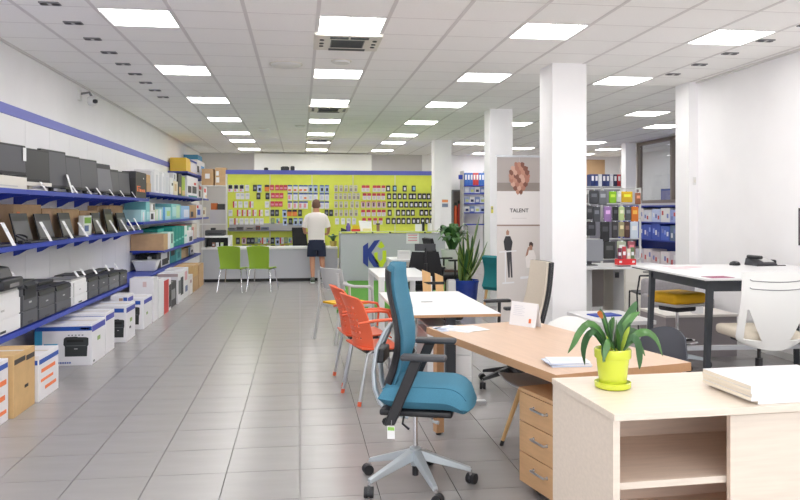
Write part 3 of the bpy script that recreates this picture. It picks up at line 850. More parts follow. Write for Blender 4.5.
T_ = [(6.45, 7.22, 1.872, 2.145, 'leftmost dark monitor of the upper shelf, cut off by the frame', SCREEN2, 0.02),
      (7.30, 7.90, 1.83, 2.150, 'black screened all in one with white foot, second on the upper shelf', mat('black_screen', (40, 40, 44), .3), .02),
      (7.96, 8.50, 1.81, 2.185, 'tall grey screened monitor, third from the left on the upper shelf', SCREEN2, .05),
      (8.60, 9.06, 1.81, 2.170, 'grey monitor, fourth from the left on the upper shelf', SCREEN2, .06),
      (9.17, 9.74, 1.81, 2.175, 'grey monitor with turquoise side label, fifth on the upper shelf', SCREEN2, .05),
      (9.87, 10.47, 1.80, 2.165, 'pale grey leaning monitor, sixth on the upper shelf', mat('pale_grey_screen', (104, 104, 112), .4), .09),
      (10.55, 10.93, 1.80, 2.120, 'short dark monitor, seventh on the upper shelf', SCREEN, .06),
      (10.97, 11.52, 1.80, 2.115, 'dark monitor right beside the black printed box', SCREEN2, .05)]
for k, (a, b, zb, zt, lab, sc_, ln) in enumerate(T_):
    t = monitor(-2.545, a, b - .01, zb - (.02 if k > 1 else 0), zt, Z1 + (.112 if k == 0 else 0), lab, sc_, ln * .55, OFFWHITE if k == 1 else BLACK_PL, math.radians(-9))
    if k == 0:
        MB().box(.010, .014, .315, .365, .15, .27).build('side_sticker', PAPER, t)
    if k == 1:
        MB().box(-.07, .03, -.29, .29, .05, .085).build('white_base', OFFWHITE, t)
    if k == 4:
        MB().box(-.03, .0, -.290, -.283, .25, .40).build('side_sticker', flat((90, 170, 170)), t)
t = thing('monitor_riser', 'white riser box under the leftmost monitor', 'riser', (-2.60, 6.82, Z1)); MB().box(-.12, .14, -.32, .34, 0, .11).build('body', OFFWHITE, t); MB().box(.14, .142, -.3, .12, .02, .03).build('groove', LGREY_PL, t)
for k, y in enumerate((7.62, 8.45, 8.62, 9.18, 9.62, 10.25, 10.85, 11.578)):
    price_card(-2.435, y, Z1, 'white price card at the edge of the upper shelf, %s from the left' % ['first', 'second', 'third', 'fourth', 'fifth', 'sixth', 'seventh', 'last'][k], w=.06, h=.09 if k != 1 else .20, lean=.06)
# generic carton standing against the wall; local +x is the face turned to the aisle, -y the face turned to the camera
def carton(x0, x1, y0, y1, z, h, body, lab, cat='box', grp=None, side=(), near=(), top=True, name='carton', rz=0.0):
    """side / near: (a0, a1, b0, b1, material[, part name]) in fractions of the face"""
    w, l = x1 - x0, y1 - y0
    t = thing(name, lab, cat, (x0, y0, z), rz, grp)
    MB().box(0, w, 0, l, 0, h).build('body', body, t, bevel=.004)
    for q in side:
        MB().box(w, w + .0025, l * q[0], l * q[1], h * q[2], h * q[3]).build(q[5] if len(q) > 5 else 'printed_panel', q[4], t)
    for q in near:
        MB().box(w * q[0], w * q[1], -.0025, 0, h * q[2], h * q[3]).build(q[5] if len(q) > 5 else 'printed_panel', q[4], t)
    if top:
        MB().box(w * .02, w * .98, l * .5 - .025, l * .5 + .025, h, h + .0008).build('tape', mat('packing_tape', (206, 196, 180), .3), t)
    return t
def printer_picture(t, w, h, x0, x1, z0, z1, y=-.003):
    """printed picture of a dark laser printer on the near face"""
    X = lambda f: w * (x0 + (x1 - x0) * f)
    Z = lambda f: h * (z0 + (z1 - z0) * f)
    out = [(.06, 0), (.94, 0), (.96, .5), (1, .58), (1, .92), (.9, .96), (.6, .97), (.5, 1.0), (.1, .98), (.02, .9), (0, .6), (.06, .5)]
    o = MB().prism([(X(a), Z(b)) for a, b in out], lambda p, q, s: (p, s, q), y - .0006, y + .0026).build('printer_picture', flat((48, 52, 54)), t)
    MB().box(X(.1), X(.9), y - .0012, y - .0006, Z(.52), Z(.56)).build('picture_line', flat((90, 94, 96)), o)
    MB().box(X(.43), X(.57), y - .0012, y - .0006, Z(.36), Z(.40)).build('picture_badge', flat((180, 182, 184)), o)
    MB().box(X(.14), X(.8), y - .0012, y - .0006, Z(.72), Z(.84)).build('picture_slot', flat((24, 26, 28)), o)
dk0 = flat((60, 60, 64))
t = carton(-2.64, -2.44, 11.60, 12.36, Z1, .40, mat('black_carton', (52, 50, 52), .5), 'black box with orange script print ending the monitor row', side=[(.12, .18, .25, .44, ORANGE_INK, 'script_stroke'), (.10, .42, .42, .46, ORANGE_INK, 'script_stroke'), (.26, .31, .24, .38, ORANGE_INK, 'script_stroke'), (.36, .50, .24, .35, ORANGE_INK, 'script_stroke'), (.54, .66, .24, .34, ORANGE_INK, 'script_stroke'), (.70, .86, .24, .35, ORANGE_INK, 'script_stroke'), (.70, .76, .75, .80, PAPER, 'star_print')])
MB().box(0, .2, -.004, 0, .3, .40).build('box_flap', dk0, t)
carton(-2.80, -2.45, 12.50, 12.80, 1.853, .15, CARD, 'lower small brown carton just past the black printed box')
carton(-2.80, -2.46, 12.50, 12.78, 2.005, .13, CARD_L, 'upper small brown carton just past the black printed box')
# laptop shelf
Z2 = 1.253
BX = [(6.15, 6.85, .33), (7.50, 8.26, .362), (8.29, 8.94, .325), (8.97, 9.62, .318), (9.66, 10.42, .30), (10.46, 11.05, .365), (11.08, 11.9, .375)]
for k, (a, b, h) in enumerate(BX):
    carton(XW + .005, XW + .135, a, b, Z2, h, CARD, '%s brown carton along the back of the laptop shelf' % ['first', 'second', 'third', 'fourth', 'fifth', 'sixth', 'last'][k], grp='brown cartons behind the laptops',
           side=[(.04, .26, .12, .62, PAPER, 'shipping_label'), (.10, .20, .74, .80, ORANGE_INK, 'sticker')] if k in (1, 2) else [(.05, .2, .15, .75, PAPER, 'shipping_label')])
def laptop(y0, y1, h, lab, scr, kb=True, x=-2.575):
    w = y1 - y0
    t = thing('laptop', lab, 'laptop', (x, (y0 + y1) / 2, Z2), 0, 'laptops on the middle left shelf')
    k = .06
    MB().hexa([(-.012, -w/2, .012), (0, -w/2, .012), (0, w/2, .012), (-.012, w/2, .012)], [(-.012 - k, -w/2, h), (-k, -w/2, h), (-k, w/2, h), (-.012 - k, w/2, h)]).build('lid', BLACK_PL, t)
    m = .014
    MB().hexa([(-.002, -w/2 + m, .03), (.001, -w/2 + m, .03), (.001, w/2 - m, .03), (-.002, w/2 - m, .03)], [(-.0005 - k, -w/2 + m, h - m), (.0015 - k, -w/2 + m, h - m), (.0015 - k, w/2 - m, h - m), (-.0005 - k, w/2 - m, h - m)]).build('screen', scr, t)
    b = MB().box(-.02, .125, -w/2, w/2, 0, .014).build('base', DARK_GREY, t, bevel=.003)
    MB().box(.01, .09, -w/2 + .03, w/2 - .03, .014, .0155).build('keyboard', BLACK_PL, b)
    return t
L_ = [(6.45, 6.88, .28, 'leftmost laptop on the middle shelf, cut by the frame', SCREEN), (7.24, 7.66, .275, 'black laptop with a coiled cable before the tall brown carton', SCREEN2), (7.86, 8.32, .268, 'grey screened laptop, third on the middle shelf', SCREEN2),
      (8.60, 9.00, .275, 'dark laptop, fourth on the middle shelf', SCREEN), (9.91, 10.27, .27, 'slim dark laptop right of the colourful pack', SCREEN), (10.51, 10.92, .32, 'tall dark laptop second from the right on the middle shelf', SCREEN), (11.20, 11.72, .265, 'rightmost dark laptop on the middle shelf', SCREEN)]
for a in L_: laptop(*a)
carton(-2.63, -2.57, 9.36, 9.70, Z2, .24, flat((220, 224, 214)), 'colourful white and green pack standing between the laptops', side=[(.1, .9, .6, .9, flat((120, 170, 60))), (.1, .6, .2, .5, flat((90, 110, 150)))], top=False)
t = thing('cable', 'coiled black cable lying before the black laptop', 'cable', (-2.50, 7.14, Z2)); MB().tube([(.05 * math.cos(a * .6), .06 * math.sin(a * .6), .03 + .055 * abs(math.sin(a * .31))) for a in range(26)], .006, 6).build('cord', BLACK_PL, t); MB().box(-.02, .02, -.03, .03, .0, .03).build('plug', BLACK_PL, t)
for k, (y, hh) in enumerate([(6.80, .20), (7.76, .19), (8.46, .19), (9.03, .16), (9.80, .18), (10.45, .17), (11.08, .17), (11.5, .17), (11.93, .18)]):
    price_card(-2.44, y, Z2, 'leaning white price card on the laptop shelf, %s from the left' % ['first', 'second', 'third', 'fourth', 'fifth', 'sixth', 'seventh', 'eighth', 'last'][k], w=.085, h=hh, lean=.10)
# printers
Z3 = .533
def printer(y0, y1, h, body, lab, dark=PRINTER_BK, xf=-2.385, d=.38, style=0):
    w = y1 - y0
    t = thing('printer', lab, 'printer', (xf, (y0 + y1) / 2, Z3), 0, 'printers on the low left shelf')
    MB().box(-d, -.012, -w/2, w/2, 0, h * .86).build('body', body, t, bevel=.012)
    MB().box(-.012, 0, -w/2 + .008, w/2 - .008, .012, h * .34).build('paper_tray', body, t, bevel=.004)
    MB().box(-.012, -.002, -w/2 + .008, w/2 - .008, h * .36, h * .70).build('front_cover', body, t, bevel=.004)
    MB().box(-.004, .001, -.06, .06, h * .06, h * .11).build('tray_grip', dark, t)
    MB().box(-.002, .0005, -.03, .03, h * .50, h * .54).build('badge', LGREY_PL, t)
    if style == 0:
        MB().box(-d + .04, -.01, -w/2 + .03, w/2 - .03, h * .86, h * .885).build('output_tray', dark, t)
        MB().hexa([(-.07, -w/2 + .01, h*.80), (.004, -w/2 + .01, h*.72), (.004, w/2 - .01, h*.72), (-.07, w/2 - .01, h*.80)], [(-.07, -w/2 + .01, h*.92), (-.004, -w/2 + .01, h*.84), (-.004, w/2 - .01, h*.84), (-.07, w/2 - .01, h*.92)]).build('control_panel', dark, t)
        MB().box(-d, -d * .45, -w/2 + .015, w/2 - .015, h * .885, h).build('rear_hood', dark, t, bevel=.01)
    elif style == 1:      # copier with bay and scanner lid
        MB().box(-d + .02, .002, -w/2 + .05, w/2 - .05, h * .60, h * .84).build('output_bay', dark, t)
        MB().box(-d, .004, -w/2 - .004, w/2 + .004, h * .86, h * .94).build('scanner_bed', body, t, bevel=.008)
        MB().box(-d, -.02, -w/2 + .01, w/2 - .01, h * .94, h).build('scanner_lid', dark, t, bevel=.01)
        MB().hexa([(-.03, -w/2 + .03, h*.92), (.03, -w/2 + .03, h*.84), (.03, w/2 - .1, h*.84), (-.03, w/2 - .1, h*.92)], [(-.03, -w/2 + .03, h*.98), (.03, -w/2 + .03, h*.90), (.03, w/2 - .1, h*.90), (-.03, w/2 - .1, h*.98)]).build('control_panel', dark, t)
    else:
        MB().box(-d + .03, -.02, -w/2 + .02, w/2 - .02, h * .86, h * .90).build('top_cover', LGREY_PL, t)
        MB().box(-d * .6, -.03, -w/2 + .05, w/2 - .05, h * .90, h * .93).build('output_tray', GREY_PL, t)
        MB().box(-.004, .0015, -w/2 + .03, -w/2 + .06, h * .1, h * .8).build('panel_seam', LGREY_PL, t)
    return t
printer(6.02, 6.80, .40, PRINTER_WH, 'large white copier at the left frame edge of the printer shelf', style=2)
printer(6.84, 7.22, .40, PRINTER_DK, 'dark grey copier with open paper bay next to the white copier', style=1)
printer(7.25, 7.70, .32, PRINTER_DK, 'dark grey laser printer, third on the low shelf')
printer(7.74, 8.23, .31, PRINTER_DK, 'dark grey laser printer touching the white boxy printer', )
printer(8.27, 8.83, .31, PRINTER_WH, 'white boxy printer in the middle of the low shelf', style=2)
printer(8.87, 9.29, .285, PRINTER_DK, 'grey compact printer, first right of the white boxy printer')
printer(9.33, 9.75, .265, PRINTER_DK, 'grey compact printer, second right of the white boxy printer')
printer(9.80, 10.32, .245, mat('printer_mid_grey', (108, 109, 114), .5), 'grey compact printer, third right of the white boxy printer')
printer(10.38, 10.80, .225, PRINTER_DK, 'rightmost small grey printer on the low shelf')
# black scanner on the big white copier
t = thing('scanner', 'black document feeder scanner on top of the large white copier', 'scanner', (-2.50, 6.55, Z3 + .372))
MB().rbox((0, 0, .045), (.30, .44, .09), .02).build('body', PRINTER_BK, t, smooth=True)
MB().hexa([(-.10, -.16, .09), (.08, -.16, .09), (.08, .18, .09), (-.10, .18, .09)], [(-.13, -.19, .19), (.03, -.19, .17), (.03, .22, .17), (-.13, .22, .19)]).build('feeder', BLACK_PL, t, bevel=.01)
MB().box(-.15, -.13, -.17, .19, .18, .27).build('paper_support', DARK_GREY, t)
MB().box(.152, .155, -.1, .1, .02, .05).build('buttons', GREY_PL, t)
for k, (y, z, x) in enumerate([(7.03, .935, -2.5), (8.62, .815, -2.42), (8.86, .82, -2.42), (9.28, .80, -2.40), (9.95, .78, -2.42), (10.42, .765, -2.42)]):
    price_card(x, y, z, 'small price card standing on the printers, %s from the left' % ['first', 'second', 'third', 'fourth', 'fifth', 'last'][k], w=.075, h=.075, lean=.05)
# ------------------------------------------------------------------ floor cartons
def stripes(w=True):
    return [(.02, .98, .84, .93, BRAND_BLUE, 'blue_band'), (.62, .92, .865, .905, PAPER, 'band_plaque')]
t = carton(-2.55, -2.15, 5.02, 5.88, 0, .46, CARTON, 'white carton with orange lettering at the left frame edge', side=[(.02, .98, .86, .94, BRAND_BLUE, 'blue_band'), (.45, .95, .60, .68, ORANGE_INK, 'ink_line'), (.50, .92, .36, .44, ORANGE_INK, 'ink_line'), (.55, .95, .14, .20, ORANGE_INK, 'ink_line')])
t = carton(-2.55, -2.12, 5.90, 6.35, 0, .47, CARD_L, 'brown carton with black band and handle hole', side=[(.03, .52, .84, .92, flat((66, 60, 58)), 'black_band'), (.58, .97, .82, .90, flat((66, 60, 58)), 'black_band'), (.50, .66, .38, .43, flat((30, 24, 20)), 'handle_hole')])
t = carton(-2.60, -2.10, 6.38, 6.88, 0, .375, CARTON, 'low white carton with orange lettering beside the brown carton', side=[(.02, .98, .80, .90, BRAND_BLUE, 'blue_band'), (.12, .80, .60, .68, ORANGE_INK, 'ink_line'), (.10, .70, .40, .46, ORANGE_INK, 'ink_line'), (.30, .85, .20, .27, ORANGE_INK, 'ink_line')], near=[(.7, .98, .8, .9, BRAND_BLUE, 'blue_band')])
t = carton(-2.62, -2.075, 7.84, 8.36, 0, .415, CARTON, 'large white printer carton with blue band and black printer picture', near=[(.0, 1, .84, .94, BRAND_BLUE, 'blue_band'), (.80, .96, .865, .915, PAPER, 'band_plaque'), (.0, .13, .16, .84, BRAND_CYAN, 'cyan_panel'), (.16, .40, .44, .53, BRAND_CYAN, 'cyan_panel')] + [(.58 + .06*k, .61 + .06*k, .72, .745, flat((120, 124, 130)), 'icon') for k in range(5)] + [(.40 + .04*k, .43 + .04*k, .05, .09, flat((90, 110, 180)), 'model_letter') for k in range(6)], side=[(.02, .98, .80, .94, mat('carton_violet_print', (66, 74, 176), .45), 'blue_band'), (.4, .6, .52, .62, flat((150, 176, 110)), 'green_mark'), (.1, .18, .05, .1, flat((60, 60, 66)), 'mark')])
printer_picture(t, .545, .415, .50, .94, .22, .70)
VIOLET = MATS['carton_violet_print']
t = carton(-2.66, -2.08, 8.40, 8.78, 0, .445, CARTON, 'white carton with blue band directly behind the large printer carton', near=stripes(), side=[(.03, .95, .80, .93, VIOLET, 'blue_band')])
t = carton(-2.56, -2.03, 9.13, 9.62, 0, .43, CARTON, 'upright white printer carton, second with a black printer picture', near=[(.55, .95, .82, .93, BRAND_BLUE, 'blue_band')], side=[(.03, .95, .80, .93, VIOLET, 'blue_band'), (.4, .62, .5, .6, flat((150, 176, 110)), 'green_mark'), (.35, .5, .32, .38, flat((60, 60, 66)), 'mark')])
printer_picture(t, .53, .43, .70, .96, .14, .64)
t = carton(-2.345, -2.14, 9.70, 10.04, 0, .49, CARTON, 'white carton with brown and blue labels between two printer cartons', near=[(.50, .72, .86, .93, flat((170, 140, 120)), 'label'), (.75, .98, .82, .95, BRAND_BLUE, 'blue_band')], side=[(.05, .9, .82, .93, VIOLET, 'blue_band')])
t = carton(-2.54, -2.025, 10.10, 10.66, 0, .405, CARTON, 'upright white printer carton, third with a black printer picture', near=[(.45, .92, .80, .92, BRAND_BLUE, 'blue_band')], side=[(.03, .95, .80, .93, VIOLET, 'blue_band'), (.3, .45, .42, .5, flat((150, 176, 110)), 'green_mark')])
printer_picture(t, .515, .405, .55, .90, .16, .74)
t = carton(-2.345, -2.02, 10.74, 11.05, 0, .61, CARTON, 'tall plain white carton with faint pink logo', near=[(.55, .70, .80, .92, flat((214, 190, 190)), 'logo_print')])
t = carton(-2.345, -2.01, 11.08, 11.44, 0, .56, CARTON, 'tall plain white carton in front of the red one')
t = carton(-2.345, -2.01, 11.48, 12.10, 0, .50, CARTON, 'white carton with a broad red side panel', side=[(.0, .62, 0, 1, flat((205, 70, 66)), 'red_panel'), (.70, .95, .1, .8, flat((58, 54, 56)), 'dark_picture')])
t = carton(-2.45, -2.03, 12.14, 12.72, 0, .40, flat((70, 70, 74)), 'dark grey carton beside the red panelled one', side=[(.2, .8, .3, .7, flat((150, 150, 154)))])
t = carton(-2.345, -2.01, 12.76, 13.42, 0, .50, CARTON, 'white carton with tall black scanner picture', side=[(.10, .45, .30, .75, flat((120, 122, 126)), 'picture'), (.45, .85, .22, .82, flat((44, 46, 52)), 'picture')], near=[(.0, 1, .9, 1, flat((190, 170, 170)), 'print')])
t = carton(-2.345, -2.02, 13.46, 14.0, 0, .52, CARTON, 'white carton with pink prints before the far brown cartons', side=[(.2, .7, .6, .9, flat((220, 170, 180))), (.3, .8, .2, .4, flat((120, 130, 170)))])
t = carton(-2.50, -2.0, 14.05, 14.4, 0, .36, flat((228, 222, 220)), 'small white carton with dark spots at the far end', side=[(.2, .5, .6, .75, flat((140, 60, 60)))])
carton(-2.345, -2.0, 14.5, 15.2, 0, .28, CARD, 'lower brown carton at the far end of the floor row')
carton(-2.345, -2.0, 14.5, 15.15, .281, .22, CARD_L, 'upper brown carton at the far end of the floor row')
carton(-2.60, -2.0, 15.3, 16.0, 0, .46, CARD, 'last brown carton beside the far white counter')
# ------------------------------------------------------------------ shelves beyond: boxes and packs
WH = CARTON
def C(y0, y1, z, h, m, lab, side=(), x1=-2.46, x0=-2.80, near=(), grp=None):
    return carton(x0, x1, y0, y1, z, h, m, lab, side=side, near=near, grp=grp, top=False)
teal = flat((128, 196, 200)); ltl = flat((176, 218, 222)); grn = flat((20, 142, 132)); navy = flat((36, 48, 92)); red = flat((206, 62, 60)); yel = flat((232, 190, 70)); dk = flat((60, 60, 64)); sky = flat((70, 150, 214)); tan = flat((208, 176, 132)); lime_p = flat((150, 176, 60))
Zb = 1.853
for k, (a, b, h) in enumerate([(12.86, 13.13, .36), (13.15, 13.58, .40), (13.61, 13.84, .38), (13.86, 14.08, .39), (14.1, 14.62, .40)]):
    C(a, b, Zb, h, WH if k % 2 else flat((214, 214, 220)), 'white file box on the high shelf, %s of five' % ['first', 'second', 'third', 'fourth', 'last'][k], [(.35, .65, .1, .8, flat((204, 206, 214)))], grp='white file boxes on the high shelf')
C(14.70, 15.05, Zb, .33, WH, 'white box with dark round print on the high shelf', [(.5, .9, .55, .7, dk)])
C(15.08, 15.60, Zb, .28, flat((226, 214, 190)), 'cream box with brown picture on the high shelf', [(.25, .7, .3, .8, tan)])
C(15.08, 15.45, Zb + .281, .16, flat((206, 206, 210)), 'grey pack lying on the cream box', [(.3, .5, .2, .8, dk)])
C(15.68, 16.10, Zb, .46, dk, 'tall black pack on the high shelf', [(.2, .8, .1, .4, tan)])
C(16.14, 16.55, Zb, .42, lime_p, 'olive green pack beside the tall black pack', [(.1, .9, .05, .3, tan)])
C(16.9, 18.6, Zb, .47, WH, 'white carton with two black device pictures on the high shelf', [(.05, .35, .2, .52, dk), (.45, .85, .2, .55, dk), (.1, .9, .0, .08, flat((40, 150, 130))), (.6, .8, .62, .74, red)])
C(18.7, 19.6, Zb, .36, WH, 'white pack with red print on the high shelf', [(.1, .6, .6, .9, red), (.1, .4, .1, .5, dk)])
C(19.65, 20.35, Zb, .33, WH, 'white and red pack at the far end of the high shelf', [(.2, .7, .5, .8, red), (.6, .9, .1, .3, yel)])
Zb = 2.403
C(16.7, 18.4, Zb, .30, yel, 'yellow and blue carton on the topmost far shelf', [(.4, 1, .1, .9, flat((210, 206, 214))), (.35, 1, .84, 1, flat((70, 90, 190)))])
C(18.5, 19.9, Zb, .38, WH, 'white carton with blue picture on the topmost far shelf', [(.5, .9, .2, .7, sky), (0, .2, .2, .6, dk)])
C(19.95, 20.8, Zb, .20, WH, 'low white carton at the end of the topmost far shelf', [(.2, .7, .2, .6, flat((120, 170, 210)))])
C(18.6, 19.4, Zb + .381, .12, flat((60, 130, 170)), 'teal blue pack lying on the white carton up high')
Zb = 1.373
C(12.10, 12.42, Zb, .19, ltl, 'pale turquoise pack nearest on the turquoise shelf', [(.3, .6, .1, .8, PAPER)])
C(12.46, 12.75, Zb, .32, teal, 'tall turquoise pack near the start of the turquoise shelf', [(.1, .9, .1, .5, ltl)])
C(12.80, 13.22, Zb, .16, WH, 'white pack with black label on the turquoise shelf', [(.1, .6, .2, .8, dk)])
C(13.26, 13.50, Zb, .20, flat((206, 222, 190)), 'pale green white pack on the turquoise shelf', [(.3, .7, .1, .9, WH)])
C(13.52, 13.86, Zb, .21, ltl, 'pale blue pack beside the pale green one', [(.3, .7, .1, .9, WH)])
C(12.80, 13.2, Zb + .162, .14, flat((214, 208, 204)), 'small grey white pack set on the black labelled pack', [(.1, .5, .1, .9, WH), (.6, .9, .2, .9, dk)])
C(13.9, 14.76, Zb, .24, ltl, 'broad pale turquoise pack with green wave', [(.05, .3, .0, 1, sky), (.5, .9, .3, .7, flat((176, 210, 130)))])
C(14.85, 15.95, Zb, .31, teal, 'large turquoise pack in the middle of the turquoise shelf', [(.1, .5, .2, .8, ltl), (.5, .9, .1, .9, flat((190, 220, 190)))])
C(16.05, 17.2, Zb, .28, flat((150, 190, 230)), 'sky blue and white pack on the turquoise shelf', [(.3, .9, .1, .7, flat((220, 224, 240)))])
C(17.3, 18.3, Zb, .30, CARD, 'brown open carton on the turquoise shelf', [(.1, .5, .1, .5, dk)])
C(18.4, 19.4, Zb, .33, WH, 'white pack with round blue mark at the far end of the turquoise shelf', [(.1, .6, .2, .6, flat((40, 90, 200))), (.0, .3, .7, .9, red)])
C(19.45, 20.2, Zb, .26, flat((226, 220, 206)), 'cream pack last on the turquoise shelf', [(.2, .6, .3, .7, flat((160, 120, 80)))])
Zb = .875
C(13.0, 13.42, Zb, .275, CARD, 'wide brown carton on the shelf of green packs', x1=-2.285, x0=-2.82)
C(13.44, 14.05, Zb, .29, flat((190, 228, 216)), 'pale mint box beside the wide brown carton', [(.0, .4, 0, 1, PAPER), (.6, .8, .3, .9, dk)], x1=-2.29)
C(13.46, 14.02, Zb + .292, .06, grn, 'flat green pack lying on the pale mint box')
for k in range(5):
    C(14.10 + .36 * k, 14.10 + .36 * k + .34, Zb, .36 + .01 * (k % 2), grn if k < 4 else flat((220, 236, 232)), 'green paper pack standing beyond the brown carton, %s of five' % ['first', 'second', 'third', 'fourth', 'last'][k], [(.1, .9, .2 + .05 * k, .3 + .05 * k, flat((120, 200, 190)))], grp='green packs on the left shelf', x1=-2.32)
C(15.95, 16.8, Zb, .24, WH, 'white pack past the green packs', [(.3, .8, .1, .5, dk)], x1=-2.32)
C(16.0, 16.6, Zb + .241, .13, red, 'red pack lying on the white pack', [(.5, .9, .2, .8, flat((230, 120, 100)))])
C(16.9, 17.5, Zb, .33, flat((120, 180, 160)), 'leaning green white pack near the far shelf end', [(.3, .9, .2, .9, WH)])
C(17.6, 18.4, Zb, .36, flat((226, 216, 200)), 'cream pack with red stripe at the far shelf end', [(.1, .3, .2, .8, red)])
Zb = .533
t = thing('plastic_tub', 'white tapered plastic tub on the low blue shelf', 'tub', (-2.58, 13.1, Zb))
MB().hexa([(-.15, -.12, 0), (.15, -.12, 0), (.15, .12, 0), (-.15, .12, 0)], [(-.20, -.16, .17), (.20, -.16, .17), (.20, .16, .17), (-.20, .16, .17)]).build('tub', WHITE_PL, t, bevel=.01)
MB().box(-.21, .21, -.17, .17, .165, .18).build('rim', WHITE_PL, t)
t = thing('cable_coil', 'black coiled cable resting on the white tub', 'cable', (-2.62, 13.1, Zb + .181)); MB().tube([(.07 * math.cos(a * .5), .05 * math.sin(a * .5), .02 + .004 * a) for a in range(26)], .014, 6).build('coil', BLACK_PL, t); MB().box(.06, .12, -.03, .03, 0, .05).build('plug', LGREY_PL, t)
C(13.32, 13.75, Zb, .26, dk, 'black device with white cap on the low blue shelf', [(.1, .5, .4, .9, flat((90, 90, 96)))])
C(13.78, 14.65, Zb, .27, WH, 'white carton with black diagonal picture on the low shelf', [(.1, .8, .1, .5, dk), (.7, .9, .3, .9, dk)])
C(14.72, 15.4, Zb, .28, flat((60, 150, 160)), 'teal carton with black picture on the low shelf', [(.1, .7, .5, .9, dk)])
C(15.45, 16.05, Zb, .25, flat((110, 190, 196)), 'lighter teal carton beside the teal one', [(.2, .7, .2, .7, flat((60, 140, 150)))])
C(16.1, 17.0, Zb, .20, tan, 'tan carton on the low blue shelf')
C(16.2, 17.6, Zb + .202, .06, CARD_L, 'larger light brown carton resting on the tan carton', x1=-2.5)
C(17.05, 17.9, Zb, .19, WH, 'small white and blue carton at the end of the low shelf', [(.0, .3, 0, 1, flat((40, 100, 140))), (.5, .8, .3, .6, dk)])
# ------------------------------------------------------------------ lime slatwall behind the counter
YS = 18.0
sw = thing('slatwall_display', 'lime yellow slatwall with blue header behind the counter', 'display wall', (0, YS, 0))
MB().box(-1.74, 3.27, -.02, .12, 2.41, 2.51).build('header', BLUE_HEAD, sw)
MB().box(-1.74, -1.70, -.03, .12, 0, 2.41).build('upright', WHITE_PL, sw)
edges = [-1.70, -.708, .285, 1.27, 2.293, 3.25]
for a, b in zip(edges[:-1], edges[1:]):
    m = MB()
    z = .45
    while z < 2.40:
        m.box(a + .012, b - .012, 0, .02, z, min(z + .094, 2.41)); z += .098
    m.box(a, b, .02, .05, .4, 2.41)
    m.build('slat_panel', LIME, sw)
    if b < 3: MB().box(b - .011, b + .011, -.008, .02, .45, 2.405).build('upright', flat((214, 218, 190)), sw)
MB().box(-1.66, .12, -.16, 0, 1.06, 1.085).build('shelf', GREY_PL, sw)
MB().box(-1.66, .12, -.01, 0, 1.085, 1.245).build('shelf_back', flat((170, 168, 170)), sw)
MB().box(1.3, 3.0, -.30, 0, .98, 1.0).build('shelf', LGREY_PL, sw)
# packs hanging on the slatwall: one mesh for each kind, copied
def pack_mesh(name, w, h, body, blocks, d=.018):
    m = MB().use(body); m.box(-w/2, w/2, -d, 0, -h, 0)
    for x0, x1, z0, z1, q in blocks:
        m.use(q); m.box(-w/2 + w*x0, -w/2 + w*x1, -d - .004, -d, -h + h*z0, -h + h*z1)
    m.use(GREY_PL); m.box(-.006, .006, -.10, .0, .004, .010)
    return m.mesh(name)
pw = flat((226, 226, 228)); pk = flat((40, 42, 50)); pb = flat((64, 92, 170)); pr_ = flat((206, 70, 84)); pp = flat((226, 150, 160)); po = flat((226, 130, 60)); pg = flat((176, 190, 150)); pbe = flat((214, 206, 190)); ppu = flat((120, 90, 170))
PK = {
 'ink': pack_mesh('ink_pack', .11, .17, pw, [(.1, .9, .45, .95, pk), (.1, .5, .1, .4, pp)]),
 'white': pack_mesh('white_pack', .095, .15, pw, [(.2, .8, .5, .8, flat((200, 204, 210)))]),
 'redw': pack_mesh('red_white_pack', .092, .15, pw, [(0, .35, 0, 1, pr_), (.5, .9, .3, .7, pbe)]),
 'blue': pack_mesh('blue_top_pack', .106, .175, pw, [(0, 1, .82, 1, pb), (.25, .75, .15, .6, flat((200, 205, 225)))]),
 'blueo': pack_mesh('blue_orange_pack', .106, .175, pw, [(0, 1, .82, 1, pb), (.1, .7, .2, .45, po)]),
 'bluer': pack_mesh('blue_pink_pack', .106, .175, pw, [(0, 1, .82, 1, pb), (.1, .6, .15, .7, pp)]),
 'blued': pack_mesh('blue_dark_pack', .10, .175, flat((180, 196, 226)), [(0, 1, .85, 1, pb), (.3, .8, .2, .6, pk)]),
 'pink': pack_mesh('pink_pack', .092, .125, pr_, [(.15, .85, .2, .6, pp)]),
 'dark': pack_mesh('dark_pack', .092, .15, pk, [(.2, .8, .3, .7, flat((130, 134, 140)))]),
 'beige': pack_mesh('beige_pack', .085, .155, pbe, [(.2, .8, .1, .55, flat((150, 146, 130))), (.2, .8, .7, .9, pg)]),
 'redtop': pack_mesh('red_top_pack', .092, .155, pw, [(0, 1, .6, 1, pr_), (.2, .8, .1, .5, flat((214, 200, 204)))]),
 'mauve': pack_mesh('mauve_pack', .10, .15, flat((214, 190, 196)), [(.3, .7, .2, .8, flat((96, 60, 70))), (0, 1, .88, 1, pr_)]),
 'black': pack_mesh('black_pack', .098, .145, pk, [(.28, .78, .2, .72, pw)]),
 'blackb': pack_mesh('black_blue_pack', .098, .145, pk, [(.28, .88, .2, .8, flat((150, 196, 226)))]),
 'orange': pack_mesh('orange_pack', .105, .15, po, [(0, 1, .7, 1, pk)]),
 'mixed': pack_mesh('colour_pack', .085, .14, flat((190, 200, 190)), [(.1, .6, .2, .8, flat((90, 150, 170))), (.6, .9, .1, .5, pr_)]),
 'mixg': pack_mesh('green_grey_pack', .082, .14, flat((130, 140, 130)), [(.2, .8, .3, .9, flat((170, 190, 120)))]),
}
